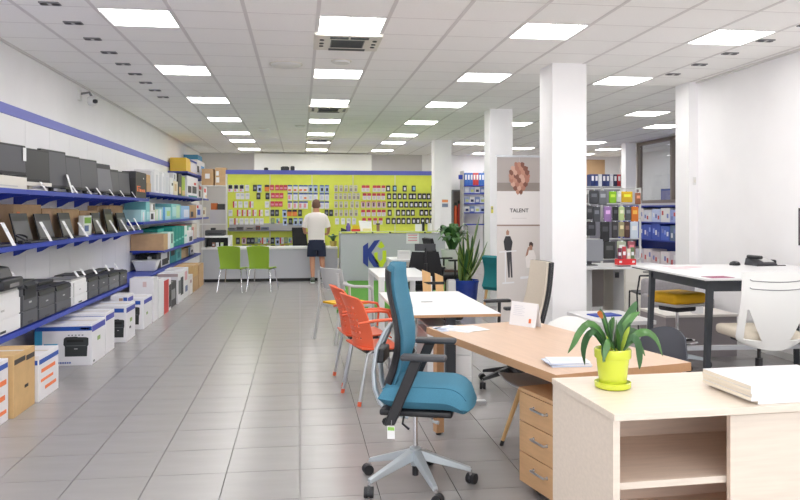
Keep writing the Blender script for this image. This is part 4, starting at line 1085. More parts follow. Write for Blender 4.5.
DESC = {'ink': 'white ink pack with black picture', 'white': 'plain white pack', 'redw': 'white pack with red edge', 'blue': 'white pack with blue top', 'blueo': 'blue topped pack with orange picture', 'bluer': 'blue topped pack with pink picture', 'blued': 'pale blue pack with dark picture', 'pink': 'pinkish red pack', 'dark': 'dark grey pack', 'beige': 'narrow beige pack', 'redtop': 'white pack with red top', 'mauve': 'mauve pack with dark centre', 'black': 'black pack with white label', 'blackb': 'black pack with light blue label', 'orange': 'orange and black pack', 'mixed': 'colourful pack', 'mixg': 'green grey pack'}
ROWN = ['top row', 'second row', 'third row', 'fourth row', 'fifth row', 'sixth row', 'lowest row']
ROWZ = [2.155, 1.965, 1.765, 1.565, 1.365, .905, .725]
def XS(u, y=YS): # px column on the slatwall plane
    a = (u - 400) / 745.0; s, c = .13304, .99111
    return y * (a * c + s) / (c - a * s)
ROWS = [
 [('ink', 230.5), ('ink', 236.2), ('ink', 241.8), ('white', 247.2), ('dark', 255), ('blued', 259.5), ('orange', 267), ('pink', 272), ('pink', 277.2), ('pink', 281.4), ('pink', 285.5), ('blueo', 290), ('blueo', 295.5), ('blueo', 301), ('blueo', 305.6), ('blued', 310.4), ('blued', 315.4), ('blued', 321.8), ('blued', 326.8)] + [('beige', u) for u in (336, 341, 346, 351, 355.6)] + [('redtop', u) for u in (363.5, 367.5, 374.5, 378.5, 383.3)] + [('black', 388), ('blackb', 394.5), ('black', 404.5), ('blackb', 413.5), ('blackb', 433)],
 [('white', 238), ('white', 242.5), ('white', 247.5), ('dark', 258.5), ('dark', 267.5), ('pink', 273), ('pink', 277.2), ('pink', 281.4), ('bluer', 290), ('blue', 295.5), ('blue', 301), ('blueo', 305.6), ('blue', 310.4), ('blue', 315.4), ('blue', 321.8), ('blue', 326.8)] + [('beige', u) for u in (336, 340.5, 345, 349.5, 354, 358)] + [('redtop', u) for u in (364.5, 369, 374, 378.5, 383)] + [('black', u) for u in (389, 394.5, 399.5, 404.5, 410.5, 414, 419.5, 424, 428.5, 433.2)],
 [('redw', 235), ('white', 240.5), ('white', 246), ('redw', 251.5), ('white', 267), ('pink', 272.5), ('pink', 276.6), ('pink', 280.6), ('bluer', 290), ('bluer', 295.5), ('bluer', 301), ('bluer', 305.6), ('blue', 321.8), ('blue', 326.8)] + [('beige', u) for u in (336, 341, 346, 352, 357)] + [('mauve', u) for u in (363, 368.3, 373.6, 378.9, 383.6)] + [('black', u) for u in (389.3, 394.6, 401, 406.2, 411.3, 415.8, 420.2, 425, 430, 434)],
 [('white', 230.5), ('redw', 239), ('redw', 244), ('redw', 249), ('redw', 254.5), ('redw', 261), ('white', 267), ('dark', 272.5), ('dark', 277), ('blued', 284.5), ('orange', 289.5), ('orange', 294.6), ('dark', 300), ('dark', 326.5), ('dark', 331)] + [('beige', u) for u in (336, 341, 346, 351, 356)] + [('redtop', u) for u in (363, 368.3, 373.6, 379, 383.5)] + [('black', u) for u in (389.5, 398, 403.2, 408, 412.6, 421.4, 426, 431)],
 [('white', 231.5), ('redw', 236.4), ('white', 241.6), ('white', 246.6), ('white', 251.6), ('white', 257), ('white', 261.6), ('mixg', 272.8), ('mixed', 278), ('blued', 285), ('dark', 290.5), ('blued', 295.5), ('blued', 300.6), ('white', 337), ('white', 343), ('white', 348.6), ('white', 354), ('redtop', 364), ('redtop', 369.5), ('redtop', 375), ('redtop', 380.5)] + [('black', u) for u in (388, 393.5, 398.5, 403.3, 408.4, 413.6, 417.8, 422.5, 427, 431.6)],
 [('dark', 238), ('mauve', 244), ('dark', 248.6), ('dark', 252.6), ('mixg', 256.3), ('mixed', 259.8), ('redw', 264), ('mixed', 268), ('dark', 272.6), ('blued', 277.4), ('redw', 281.8), ('mixg', 286), ('mixed', 290.2)],
 [('mixg', 244), ('mixed', 250), ('mixg', 256), ('mixed', 262), ('redw', 267.5), ('dark', 273), ('mixed', 278), ('pink', 282.4), ('mixg', 286.8), ('white', 291)],
]
ORD = ['first', 'second', 'third', 'fourth', 'fifth', 'sixth', 'seventh', 'eighth', 'ninth', 'tenth', 'eleventh']
for r, row in enumerate(ROWS):
    cnt = {}
    tot = {}
    for kd, u in row: tot[kd] = tot.get(kd, 0) + 1
    for kd, u in row:
        q = cnt.get(kd, 0); cnt[kd] = q + 1
        o = link('hanging_pack', PK[kd], None, (XS(u), YS - .012, ROWZ[r]))
        tag(o, ('%s %s from the left, %s of the lime slatwall' % (ORD[q], DESC[kd], ROWN[r])) if tot[kd] > 1 else 'only %s in the %s of the lime slatwall' % (DESC[kd], ROWN[r]), 'pack', 'packs hanging in the %s of the lime slatwall' % ROWN[r])
# gear lying on the grey slatwall shelf and black boxes on the header
for k, (u, w, h, m) in enumerate([(232, .18, .06, flat((120, 116, 118))), (240, .16, .08, flat((90, 86, 88))), (250, .2, .07, flat((150, 140, 138))), (258, .10, .10, flat((110, 60, 56))), (265, .18, .07, flat((100, 104, 130)))]):
    t = thing('small_device', ['grey flat device at the left of the grey slatwall shelf', 'dark device second on the grey slatwall shelf', 'pale device third on the grey slatwall shelf', 'reddish small device on the grey slatwall shelf', 'bluish device at the right of the grey slatwall shelf'][k], 'device', (XS(u, YS - .08), YS - .08, 1.087))
    MB().box(-w/2, w/2, -.06, .06, 0, h).build('body', m, t, bevel=.008); MB().box(-w/3, w/3, -.062, -.06, h*.3, h*.7).build('front', DARK_GREY, t)
for k, (u, w, h) in enumerate([(266, .10, .05), (285, .20, .08), (292.5, .10, .09)]):
    t = thing('black_box', ['small black device on the left of the blue header', 'wide black device on the blue header', 'taller black device beside the wide one on the blue header'][k], 'device', (XS(u), YS + .05, 2.511))
    MB().box(-w/2, w/2, -.05, .05, 0, h).build('body', BLACK_PL, t, bevel=.01); MB().box(-w/3, w/3, -.04, .04, h, h + .012).build('cap', DARK_GREY, t)
# ------------------------------------------------------------------ counters
t = thing('sales_counter', 'long low white and grey counter before the lime slatwall', 'counter', (-2.08, 16.45, 0))
MB().box(-.02, 2.90, -.03, .72, .705, .745).build('worktop', WHITE_LAM, t, bevel=.002)
for a, b in ((0, 1.40), (1.405, 2.90)): MB().box(a, b, 0, .03, .07, .70).build('front_panel', GREY_LAM, t)
MB().box(1.40, 1.405, .002, .02, .07, .70).build('joint', GREY_PL, t)
MB().box(0, .03, .03, .7, .07, .70).build('end_panel', GREY_LAM, t)
MB().box(.03, 2.9, .08, .65, 0, .07).build('plinth', BLACK_PL, t)
t = thing('side_hutch', 'white raised hutch with dark inside at the left end of the counter', 'cabinet', (-2.06, 16.65, .7455))
MB().box(0, .55, 0, .5, .21, .25).build('top', WHITE_LAM, t)
MB().box(.50, .55, 0, .5, 0, .21).build('end_panel', WHITE_LAM, t)
MB().box(0, .5, .4, .5, 0, .21).build('back_panel', BLACK_PL, t)
MB().box(0, .03, 0, .4, 0, .21).build('end_panel', DARK_GREY, t)
for k, (x, m) in enumerate([(.18, flat((170, 120, 100))), (.26, PAPER), (.36, flat((190, 210, 150)))]):
    tt = thing('hutch_pack', ['tan small pack inside the white hutch', 'white small pack inside the white hutch', 'pale green small pack inside the white hutch'][k], 'pack', (-2.06 + x, 16.72, .746)); MB().box(-.03, .03, 0, .05, 0, .10).build('body', m, tt, bevel=.004); MB().box(-.02, .02, -.002, 0, .03, .07).build('label', pale_grey, tt)
t = thing('desk_printer', 'dark grey flat printer on top of the white hutch', 'printer', (-1.85, 16.88, .997)); MB().rbox((0, 0, .06), (.42, .34, .12), .02).build('body', DARK_GREY, t, smooth=True); MB().box(-.1, .0, -.08, .08, .12, .17).build('feeder', BLACK_PL, t, bevel=.01); MB().box(-.15, .15, -.175, -.17, .03, .06).build('output_slot', BLACK_PL, t)
t = thing('reception_counter', 'grey reception counter with blue and lime KU logo', 'counter', (.86, 15.98, 0))
MB().box(0, 2.28, 0, .05, .02, 1.055).build('front_panel', GREY_L2, t, bevel=.003)
MB().box(0, .05, .05, .70, .02, 1.055).build('end_panel', GREY_L2, t)
MB().box(0.05, 2.28, .05, .75, .70, .74).build('worktop', WHITE_LAM, t)
for x in (.35, .70, 1.08, 1.85): MB().tube([(x, .10, 1.0), (x, .10, 1.085)], .02, 8).build('ledge_standoff', BLACK_PL, t)
MB().box(-.02, 2.28, -.06, .30, 1.085, 1.10).build('glass_ledge', mat('lime_tinted_ledge', (214, 226, 170), .15), t)
# logo
s_ = 16.08 / 745.0
def LG(pts): return [((340 + x / 7.94 - 374.5) * s_, (238 - (205 + y / 7.94)) * s_) for x, y in pts]
LB = mat('logo_blue', (40, 60, 150), .45); LL = mat('logo_lime', (206, 222, 40), .45)
lx, lz = 1.595 - .86, .955
for pts, m in ([(181,325),(222,296),(222,492),(181,457)], LB), ([(220,392),(220,350),(270,282),(316,276),(266,350),(240,388)], LB), ([(220,392),(246,376),(308,462),(308,492),(268,492),(228,436)], LB), ([(325,284),(354,328),(325,346),(296,330)], LL), ([(270,378),(298,372),(298,428),(318,446),(336,428),(336,362),(366,360),(366,440),(338,490),(312,490),(272,440)], LL):
    P2 = LG(pts)
    MB().prism(P2, lambda p, q, s: (lx + p, s, lz + q), -.012, 0).build('logo_piece', m, t)
tt = thing('paper_notice', 'white notice with pink text taped on the reception counter', 'notice', (2.42, 15.975, .83)); MB().box(-.14, .14, -.004, .0, 0, .24).build('sheet', PAPER, tt)
for k in range(3): MB().box(-.10, .10, -.0055, -.004, .17 - k * .055, .195 - k * .055).build('text_line', flat((224, 160, 170)), tt)
# things standing on the reception
def small(name, lab, cat, loc, parts):
    t = thing(name, lab, cat, loc)
    for nm_, m, fn in parts: fn(MB()).build(nm_, m, t)
    return t
ZR = 1.101
small('spray_bottle', 'purple bottle on the reception ledge', 'bottle', (1.03, 16.05, ZR), [('body', mat('purple_plastic', (110, 90, 170), .4), lambda m: m.lathe([(.0, 0), (.045, 0), (.05, .1), (.03, .15), (.02, .18), (.0, .18)], 12)), ('cap', PAPER, lambda m: m.lathe([(0, .18), (.025, .18), (.025, .21), (0, .21)], 10))])
small('candy_box', 'yellow and red little box on the reception ledge', 'box', (1.19, 16.05, ZR), [('body', flat((232, 200, 40)), lambda m: m.box(-.07, .07, -.05, .05, .04, .13)), ('red_base', red, lambda m: m.box(-.09, .09, -.06, .06, 0, .05))])
small('leaflet_stand', 'white crumpled leaflet display on the reception ledge', 'leaflets', (1.42, 16.08, ZR), [('card', PAPER, lambda m: m.hexa([(-.12, -.02, 0), (.12, -.02, 0), (.12, .02, 0), (-.12, .02, 0)], [(-.16, .05, .22), (.10, .06, .19), (.12, .09, .20), (-.14, .08, .23)])), ('print', flat((232, 222, 160)), lambda m: m.box(-.08, .10, -.05, -.03, 0, .06))])
small('tape_dispenser', 'small brown object in the middle of the reception ledge', 'dispenser', (1.68, 16.1, ZR), [('body', flat((150, 120, 100)), lambda m: m.box(-.03, .03, -.04, .04, 0, .14)), ('head', DARK_GREY, lambda m: m.box(-.04, .04, -.03, .03, .14, .17))])
small('card_terminal', 'black and white card terminal on the reception ledge', 'terminal', (2.62, 16.1, ZR), [('body', PAPER, lambda m: m.box(-.12, .02, -.04, .04, 0, .15)), ('keypad', BLACK_PL, lambda m: m.box(.03, .08, -.04, .04, 0, .20))])
small('paper_roll', 'white paper roll at the right end of the reception ledge', 'roll', (2.82, 16.1, ZR), [('roll', PAPER, lambda m: m.lathe([(0, 0), (.05, 0), (.05, .17), (0, .17)], 12)), ('core', CARD, lambda m: m.lathe([(0, .17), (.018, .17), (.018, .175), (0, .175)], 8))])
small('dark_item', 'black stapler like item by the purple bottle', 'stapler', (.94, 16.02, ZR), [('base', BLACK_PL, lambda m: m.box(-.07, .05, -.03, .03, 0, .03)), ('arm', DARK_GREY, lambda m: m.hexa([(-.07, -.02, .03), (.05, -.02, .03), (.05, .02, .03), (-.07, .02, .03)], [(-.07, -.02, .08), (.04, -.02, .04), (.04, .02, .04), (-.07, .02, .08)]))])
# black chair behind the counter and small plant by the person
t = thing('office_chair', 'black office chair back behind the low counter', 'office chair', (.02, 17.45, 0), PI / 2)
five_star(t, [.2 + k * 2 * PI / 5 for k in range(5)], .28, .17, BLACK_PL, BLACK_PL); gas_lift(t, .175, .42, BLACK_PL, BLACK_PL)
MB().rbox((0, 0, .46), (.44, .46, .08), .03).build('seat_cushion', BLACK_FAB, t, smooth=True)
MB().sheet(lambda u, v: (-.20 - .06 * v + .04 * (2*u-1)**2, (u - .5) * (.34 - .04 * v) + .05 * v, .52 + .64 * v), 8, 10, .03).build('backrest', BLACK_FAB, t, smooth=True)
MB().box(-.26, -.20, -.03, .03, .40, .62).build('back_stem', BLACK_PL, t)
def small_plant(lab, loc, pot_m, r, h, leaf_n, spread, up, lm=LEAF, name='potted_plant', lw=.03, profile=None, seed=1):
    rnd = random.Random(seed)
    t = thing(name, lab, 'plant', loc)
    MB().lathe(profile or [(0, 0), (r * .75, 0), (r * .85, .02), (r, h), (r * .9, h), (r * .88, h - .02), (0, h - .02)], 24).build('pot', pot_m, t, smooth=True)
    MB().lathe([(0, h - .03), (r * .9, h - .03), (r * .9, h - .018), (0, h - .012)], 16).build('soil', SOIL, t)
    for k in range(leaf_n):
        a = rnd.uniform(0, 2 * PI); q = rnd.uniform(.25, 1) * spread; z = h + up * rnd.uniform(.45, 1)
        b = (math.cos(a), math.sin(a))
        leaf(t, [(b[0]*r*.2, b[1]*r*.2, h - .02), (b[0]*q*.45, b[1]*q*.45, h + (z-h)*.75), (b[0]*q*.85, b[1]*q*.85, z), (b[0]*q*1.1, b[1]*q*1.1, z - up*.18)], lw * rnd.uniform(.7, 1.2), lm if k % 3 else LEAF_D)
    return t
small_plant('small green plant in a tan pot right of the standing person', (.74, 16.75, .7455), flat((190, 170, 90)), .08, .12, 14, .14, .16, lw=.03, seed=3)
# ------------------------------------------------------------------ corner rack behind the counter, left of the slatwall
t = thing('corner_rack', 'white two board wall rack left of the slatwall', 'shelf', (-2.42, 18.6, 0))
for z in (2.14, 1.20): MB().box(0, .66, 0, .5, z, z + .025).build('board', WHITE_LAM, t)
for x in (0, .64): MB().box(x, x + .02, .46, .5, 0, 2.2).build('upright', WHITE_LAM, t)
carton(-2.06, -1.80, 18.65, 19.05, 2.167, .43, CARD, 'tall brown carton with white labels on the corner rack', near=[(.1, .35, .55, .8, PAPER, 'label'), (.1, .4, .15, .45, PAPER, 'label')], top=False)
carton(-2.38, -2.10, 18.65, 19.05, 2.167, .40, CARD, 'second brown carton on the corner rack next to the shelf', near=[(.3, .7, .4, .7, PAPER, 'label')], top=False)
carton(-2.18, -1.80, 18.65, 19.0, 1.227, .34, flat((196, 194, 208)), 'lilac grey carton on the lower corner rack board', top=False)
carton(-2.16, -2.02, 18.66, 18.95, 1.568, .16, flat((200, 110, 60)), 'orange small box on the lilac carton', top=False)
carton(-2.0, -1.84, 18.66, 18.95, 1.568, .14, dk, 'black small box on the lilac carton', top=False)
# ------------------------------------------------------------------ lime visitor chairs
def lime_chair():
    t = thing('visitor_chair', 'x', 'chair', (0, 0, 0), 0, 'lime visitor chairs at the counter')
    MB().sheet(lambda u, v: ((v - .5) * .44, -.20 + .42 * u, .445 + .015 * (2*v-1)**2 - .03 * max(0, u - .85) / .15), 8, 8, .012).build('seat', LIME_SEAT, t, smooth=True)
    MB().sheet(lambda u, v: ((u - .5) * (.38 + .06 * v), -.20 - .03 * v - .06 * v * v + .04 * (2*u-1)**2 * -1 + .04, .44 + .44 * v - .02 * (2*u-1)**2 * (1 if v > .9 else 0)), 10, 10, .012).build('backrest', LIME_SEAT, t, smooth=True)
    for sx in (-1, 1):
        for sy in (-1, 1):
            MB().tube([(sx*.18, sy*.15, .435), (sx*.20, sy*.17, .40), (sx*.245, sy*.23, 0)], .011, 8).build('leg', CHROME, t, smooth=True)
        MB().tube([(sx*.19, -.16, .43), (sx*.19, .16, .43)], .011, 8).build('seat_rail', CHROME, t)
    return t
p0 = lime_chair(); p0.location = (-1.27, 14.62, 0); p0.rotation_euler = (0, 0, math.radians(-13)); p0['label'] = 'left one of the two lime green visitor chairs'
place(p0, (-.72, 14.60, 0), math.radians(-15), 'right one of the two lime green visitor chairs')
# ------------------------------------------------------------------ the person at the counter
def skin_mesh(name, verts, edges, radii, root=0, sub=2):
    me = bpy.data.meshes.new(name); me.from_pydata(verts, edges, [])
    ob = bpy.data.objects.new(name, me); COL.objects.link(ob)
    m = ob.modifiers.new('skin', 'SKIN'); m.use_smooth_shade = True
    if not me.skin_vertices: 
        bpy.context.view_layer.objects.active = ob
    for i, v in enumerate(me.skin_vertices[0].data):
        r = radii[i]; v.radius = r if isinstance(r, tuple) else (r, r); v.use_root = (i == root)
    s = ob.modifiers.new('sub', 'SUBSURF'); s.levels = sub; s.render_levels = sub
    dg = bpy.context.evaluated_depsgraph_get()
    out = bpy.data.meshes.new_from_object(ob.evaluated_get(dg))
    bpy.data.objects.remove(ob); bpy.data.meshes.remove(me)
    out.polygons.foreach_set('use_smooth', [True] * len(out.polygons))
    return out
def loft(rings, n=20, cap=True):
    """rings: (cx, cy, z, rx, ry)"""
    m = MB(); vs = []; fs = []
    for cx, cy, z, rx, ry in rings:
        for k in range(n):
            a = 2 * PI * k / n
            vs.append((cx + rx * math.copysign(abs(math.cos(a)) ** .85, math.cos(a)), cy + ry * math.copysign(abs(math.sin(a)) ** .85, math.sin(a)), z))
    for i in range(len(rings) - 1):
        for k in range(n): fs.append((i*n+k, i*n+(k+1) % n, (i+1)*n+(k+1) % n, (i+1)*n+k))
    if cap:
        fs.append(tuple(range(n - 1, -1, -1))); fs.append(tuple((len(rings)-1)*n + k for k in range(n)))
    return m.add(vs, fs)
person = thing('person', 'person in white shirt and navy shorts leaning at the counter, back turned', 'person', (.345, 16.02, 0), 0)
V = [(0, .0, .94), (0, .01, 1.08), (0, .02, 1.25), (0, .03, 1.42), (0, .045, 1.51), (0, .06, 1.60), (0, .065, 1.70), (0, .06, 1.77),
     (-.17, .03, 1.42), (-.255, .06, 1.20), (-.24, .24, 1.07), (-.20, .33, 1.06),
     (.17, .03, 1.42), (.265, .06, 1.20), (.26, .22, 1.06), (.22, .31, 1.03),
     (-.09, .0, .88), (-.085, .02, .50), (-.075, -.01, .10), (-.08, .12, .03),
     (.10, .0, .88), (.125, .05, .50), (.145, .0, .10), (.16, .12, .03)]
E_ = [(0,1),(1,2),(2,3),(3,4),(4,5),(5,6),(6,7),(3,8),(8,9),(9,10),(10,11),(3,12),(12,13),(13,14),(14,15),(0,16),(16,17),(17,18),(18,19),(0,20),(20,21),(21,22),(22,23)]
R_ = [(.15,.11),(.14,.10),(.16,.11),(.15,.10),(.058,.058),(.075,.085),(.078,.095),(.05,.06),(.050,.050),(.046,.046),(.036,.036),(.028,.02),(.050,.050),(.046,.046),(.036,.036),(.028,.02),(.092,.095),(.060,.064),(.040,.042),(.036,.026),(.092,.095),(.060,.064),(.040,.042),(.036,.026)]
nv = len(V)
for s, wi, base in ((-1, 11, None), (1, 15, None)):
    w = Vector(V[wi])
    for k, (dx, ln) in enumerate([(-.030, .075), (-.010, .088), (.012, .082), (.030, .065)]):
        V += [(w.x + dx, w.y + .03, w.z), (w.x + dx * 1.2, w.y + .03 + ln * .6, w.z - .005), (w.x + dx * 1.25, w.y + .03 + ln, w.z - .03)]
        i = len(V) - 3; E_ += [(wi, i), (i, i+1), (i+1, i+2)]; R_ += [.011, .0095, .008]
    V += [(w.x - s * .035, w.y + .0, w.z), (w.x - s * .055, w.y + .045, w.z - .01)]
    i = len(V) - 2; E_ += [(wi, i), (i, i+1)]; R_ += [.012, .009]
me = skin_mesh('body', V, E_, R_, 0, 2); me.materials.append(SKIN)
link('body', me, person)
shirt = loft([(0, .0, .86, .185, .125), (0, .005, 1.0, .178, .125), (0, .012, 1.12, .180, .128), (0, .02, 1.26, .195, .135), (0, .028, 1.38, .205, .130), (0, .032, 1.45, .198, .118), (0, .04, 1.487, .145, .098), (0, .045, 1.51, .075, .078)], 24)
sh = shirt.build('shirt', SHIRT, person, smooth=True)
for s in (-1, 1):
    MB().tube([(s*.11, .03, 1.425), (s*.175, .035, 1.39), (s*.220, .05, 1.28), (s*.245, .06, 1.19)], [.080, .078, .070, .068], 14).build('sleeve', SHIRT, sh, smooth=True)
nt = SHIRT.node_tree
wv = nt.nodes.new('ShaderNodeTexWave'); wv.bands_direction = 'Z'; wv.inputs['Scale'].default_value = 14
tcn = nt.nodes.new('ShaderNodeTexCoord'); crn = nt.nodes.new('ShaderNodeValToRGB')
crn.color_ramp.elements[0].color = (*lin((240, 234, 232)), 1); crn.color_ramp.elements[1].color = (*lin((222, 208, 206)), 1); crn.color_ramp.elements[0].position = .6
nt.links.new(tcn.outputs['Object'], wv.inputs['Vector']); nt.links.new(wv.outputs['Fac'], crn.inputs['Fac']); nt.links.new(crn.outputs['Color'], nt.nodes['Principled BSDF'].inputs['Base Color'])
so = loft([(0, .0, .70, .185, .125), (0, .0, .80, .188, .13), (0, .0, .92, .18, .125), (0, .0, .96, .165, .115)], 24).build('shorts', NAVY, person, smooth=True)
for x, yy in ((-.095, .015), (.11, .025)):
    loft([(x, yy + .005, .565, .102, .108), (x, yy, .66, .100, .106), (x * .95, 0, .78, .098, .11), (x * .9, 0, .86, .09, .10)], 18).build('shorts_leg', NAVY, so, smooth=True)
hd = MB().lathe([(.001, -.02), (.060, -.018), (.086, .02), (.092, .07), (.088, .12), (.066, .165), (.03, .183), (.001, .187)], 18, (0, .058, 1.605), .94, 1.10)
ha = hd.build('hair', HAIR, person, smooth=True)
for s in (-1, 1):
    MB().rbox((s * .086, .075, 1.65), (.02, .04, .062), .009).build('ear', SKIN, person, smooth=True)
MB().rbox((0, .168, 1.635), (.03, .03, .045), .012).build('nose', SKIN, person, smooth=True)
MB().box(-.025, .025, .150, .158, 1.585, 1.595).build('mouth', flat((170, 100, 90)), person)
for s in (-1, 1): MB().rbox((s * .032, .150, 1.665), (.022, .012, .012), .005).build('eye', flat((60, 50, 46)), person, smooth=True)
for x, y in ((-.078, .06), (.152, .06)):
    sh_ = MB().rbox((x, y, .042), (.098, .27, .08), .032).build('shoe', flat((70, 82, 66)), person, smooth=True)
    MB().rbox((x, y, .012), (.106, .285, .022), .01).build('sole', PAPER, sh_, smooth=True)
    MB().tube([(x, y - .07, .07), (x, y - .07, .13)], [.046, .044], 12).build('sock', flat((120, 124, 120)), sh_)
# ------------------------------------------------------------------ green rug and the furniture of the middle ground
MB_r = MB().hexa([(.55, 11.3, .0005), (2.9, 11.3, .0005), (3.0, 15.9, .0005), (1.0, 15.9, .0005)], [(.55, 11.3, .05), (2.9, 11.3, .05), (3.0, 15.9, .05), (1.0, 15.9, .05)])
tag(MB_r.build('rug', RUG), 'green turf covered floor mat under the far white desks', 'rug')
t = thing('white_table', 'white square legged table behind the blue chair', 'table', (.955, 9.05, 0))
MB().box(0, .66, 0, 1.42, .69, .74).build('table_top', WHITE_LAM, t, bevel=.003)
for x in (0, .59):
    for y in (0, 1.35): MB().box(x, x + .07, y, y + .07, 0, .69).build('leg', WHITE_LAM, t)
t = thing('white_table', 'white panel desk before the reception with a small white box', 'table', (1.40, 11.45, .0505))
MB().box(0, .60, 0, .7, .70, .74).build('table_top', WHITE_LAM, t, bevel=.003)
for x in (0.02, .55): MB().box(x, x + .03, .03, .67, 0, .70).build('side_panel', WHITE_LAM, t)
MB().box(.05, .55, .06, .08, .3, .70).build('modesty_panel', OFFWHITE, t)
small('white_device', 'small white box on the white panel desk', 'box', (1.62, 11.62, .7915), [('body', WHITE_PL, lambda m: m.box(-.1, .1, -.05, .05, 0, .13)), ('slot', LGREY_PL, lambda m: m.box(-.08, .08, -.052, -.05, .09, .10))])
# grey visitor chair with a yellow seat
t = thing('visitor_chair', 'pale grey plastic armchair with yellow seat near the aisle', 'chair', (.55, 9.02, 0), math.radians(28))
MB().sheet(lambda u, v: (-.20 + .44 * u, (v - .5) * .42, .442), 4, 4, .022).build('seat', YELLOW, t, smooth=True)
MB().box(-.2, .22, -.23, .23, .40, .432).build('seat_shell', LGREY_PL, t, bevel=.008)
MB().sheet(lambda u, v: (-.24 - .05 * v + .08 * (2*u-1)**2, (u - .5) * .50, .62 + .25 * v), 10, 8, .015).build('backrest', LGREY_PL, t, smooth=True)
for s in (-1, 1):
    MB().tube([(-.20, s*.25, .70), (-.05, s*.27, .66), (.17, s*.27, .645), (.21, s*.26, .60), (.24, s*.26, 0)], .018, 8).build('arm_front_leg', LGREY_PL, t, smooth=True)
    MB().tube([(-.25, s*.22, .82), (-.22, s*.24, .45), (-.30, s*.25, 0)], .018, 8).build('rear_leg', LGREY_PL, t, smooth=True)
# chair with two pale wood back slats on a silver swivel base
def slat_back(t):
    for y0, y1, zt in ((-.115, -.02, .905), (.03, .12, .865)):
        MB().hexa([(-.20, y0, .45), (-.18, y0, .45), (-.18, y1, .45), (-.20, y1, .45)], [(-.25, y0 - .015, zt), (-.23, y0 - .015, zt), (-.23, y1 - .015, zt - .04), (-.25, y1 - .015, zt - .04)]).build('back_slat', PINE, t, bevel=.004)
    for z in (.56, .74): MB().box(-.235, -.215, -.12, .12, z, z + .03).build('back_rail', BLACK_PL, t)
swivel('office_chair', 'swivel chair with two pale wooden back slats behind the white desk', (1.46, 7.86, 0), -PI / 2, BLACK_FAB, slat_back, PINE, SILVER, arms=False)
def mesh_back(t):
    MB().sheet(lambda u, v: (-.20 - .03 * math.sin(3 * v) - .05 * v + .06 * (2*u-1)**2, (u - .5) * (.48 - .1 * abs(v - .45) * 2), .50 + .46 * v), 12, 10, .03).build('backrest', BLACK_FAB, t, smooth=True)
    MB().tube([(-.1, 0, .42), (-.26, 0, .46), (-.28, 0, .80)], .025, 8).build('back_stem', BLACK_PL, t)
def mesh_back_head(t):
    mesh_back(t)
    MB().sheet(lambda u, v: (-.24 + .05 * (2*u-1)**2, (u - .5) * .28, .975 + .10 * v), 8, 4, .04).build('headrest', DARK_GREY, t, smooth=True)
    MB().tube([(-.27, 0, .80), (-.28, 0, 1.02)], .014, 8).build('headrest_stem', BLACK_PL, t)
swivel('office_chair', 'black mesh office chair with headrest in the middle ground', (1.80, 10.76, 0), math.radians(85), BLACK_FAB, mesh_back_head, BLACK_FAB, BLACK_PL)
def slim_back(t):
    MB().sheet(lambda u, v: (-.20 - .16 * v, (u - .5) * .44, .48 + .58 * v), 6, 8, .05).build('backrest', BLACK_FAB, t, smooth=True)
swivel('office_chair', 'black slanted back office chair left of the white planter', (2.36, 11.72, .0505), math.radians(8), BLACK_FAB, slim_back, BLACK_FAB, BLACK_PL)
# planters
t = small_plant('leafy plant in a tapered white planter left of the tall snake plant', (2.66, 12.9, .5105), WHITE_PL, .20, .36, 46, .30, .46, LEAF, lw=.055, profile=[(0, 0), (.12, 0), (.15, .03), (.20, .34), (.205, .36), (.19, .36), (.185, .33), (0, .33)], seed=5)
t2 = thing('plant_stand', 'dark wood stool carrying the white planter', 'stand', (2.66, 12.9, .0505))
MB().box(-.18, .18, -.18, .18, .42, .459).build('top', flat((90, 66, 56)), t2)
for sx in (-1, 1):
    for sy in (-1, 1): MB().tube([(sx*.15, sy*.15, 0), (sx*.13, sy*.13, .42)], .02, 8).build('leg', flat((90, 66, 56)), t2)
t = thing('snake_plant', 'tall snake plant in a cobalt blue glazed pot', 'plant', (2.50, 11.05, 0))
MB().lathe([(0, 0), (.125, 0), (.14, .02), (.185, .46), (.195, .48), (.195, .505), (.178, .505), (.172, .47), (0, .47)], 28).build('pot', BLUE_POT, t, smooth=True)
MB().lathe([(0, .462), (.172, .462), (.172, .474), (0, .48)], 20).build('soil', SOIL, t)
rnd = random.Random(11)
SNAKE = mat('snake_plant_green', (112, 140, 76), .45, var=.3, scale=14, stretch=(1, 1, 3))
def sword(a, tip, r0, w, m):
    b = (r0 * math.cos(a), r0 * math.sin(a), .46)
    mid = ((b[0] + tip[0]) / 2 + .01, (b[1] + tip[1]) / 2, (b[2] + tip[2]) / 2)
    l = leaf(t, [b, mid, tip], w, m, fold=.35)
    l2 = leaf(l, [(b[0], b[1] - .004, b[2]), (mid[0], mid[1] - .004, mid[2]), (tip[0], tip[1] - .004, tip[2])], w * 1.18, LEAF_Y, name='leaf_edge', fold=.30)
    for v in l2.data.vertices: v.co.y += .012
for k, tip in enumerate([(.20, 0, 1.46), (.17, .03, 1.36), (.33, .02, 1.08), (.28, -.05, .96), (-.12, 0, 1.12), (-.17, .04, .98), (-.06, -.05, 1.22), (.02, .05, 1.30), (.08, -.06, 1.18), (.12, .06, 1.05), (-.02, -.1, .98), (.18, -.08, .92), (-.15, -.08, .85), (.05, .1, 1.0), (.22, .06, 1.12), (-.08, .08, 1.05)]):
    sword(rnd.uniform(0, 6.28), tip, rnd.uniform(.02, .11), rnd.uniform(.034, .048), SNAKE if k % 2 else LEAF_D)
t = thing('paper_roll', 'white upright paper carton left of the blue pot', 'box', (2.20, 10.75, 0)); MB().box(-.06, .06, -.06, .06, 0, .53).build('body', WHITE_PL, t, bevel=.01); MB().box(-.05, .05, -.05, .05, .53, .54).build('lid', LGREY_PL, t)
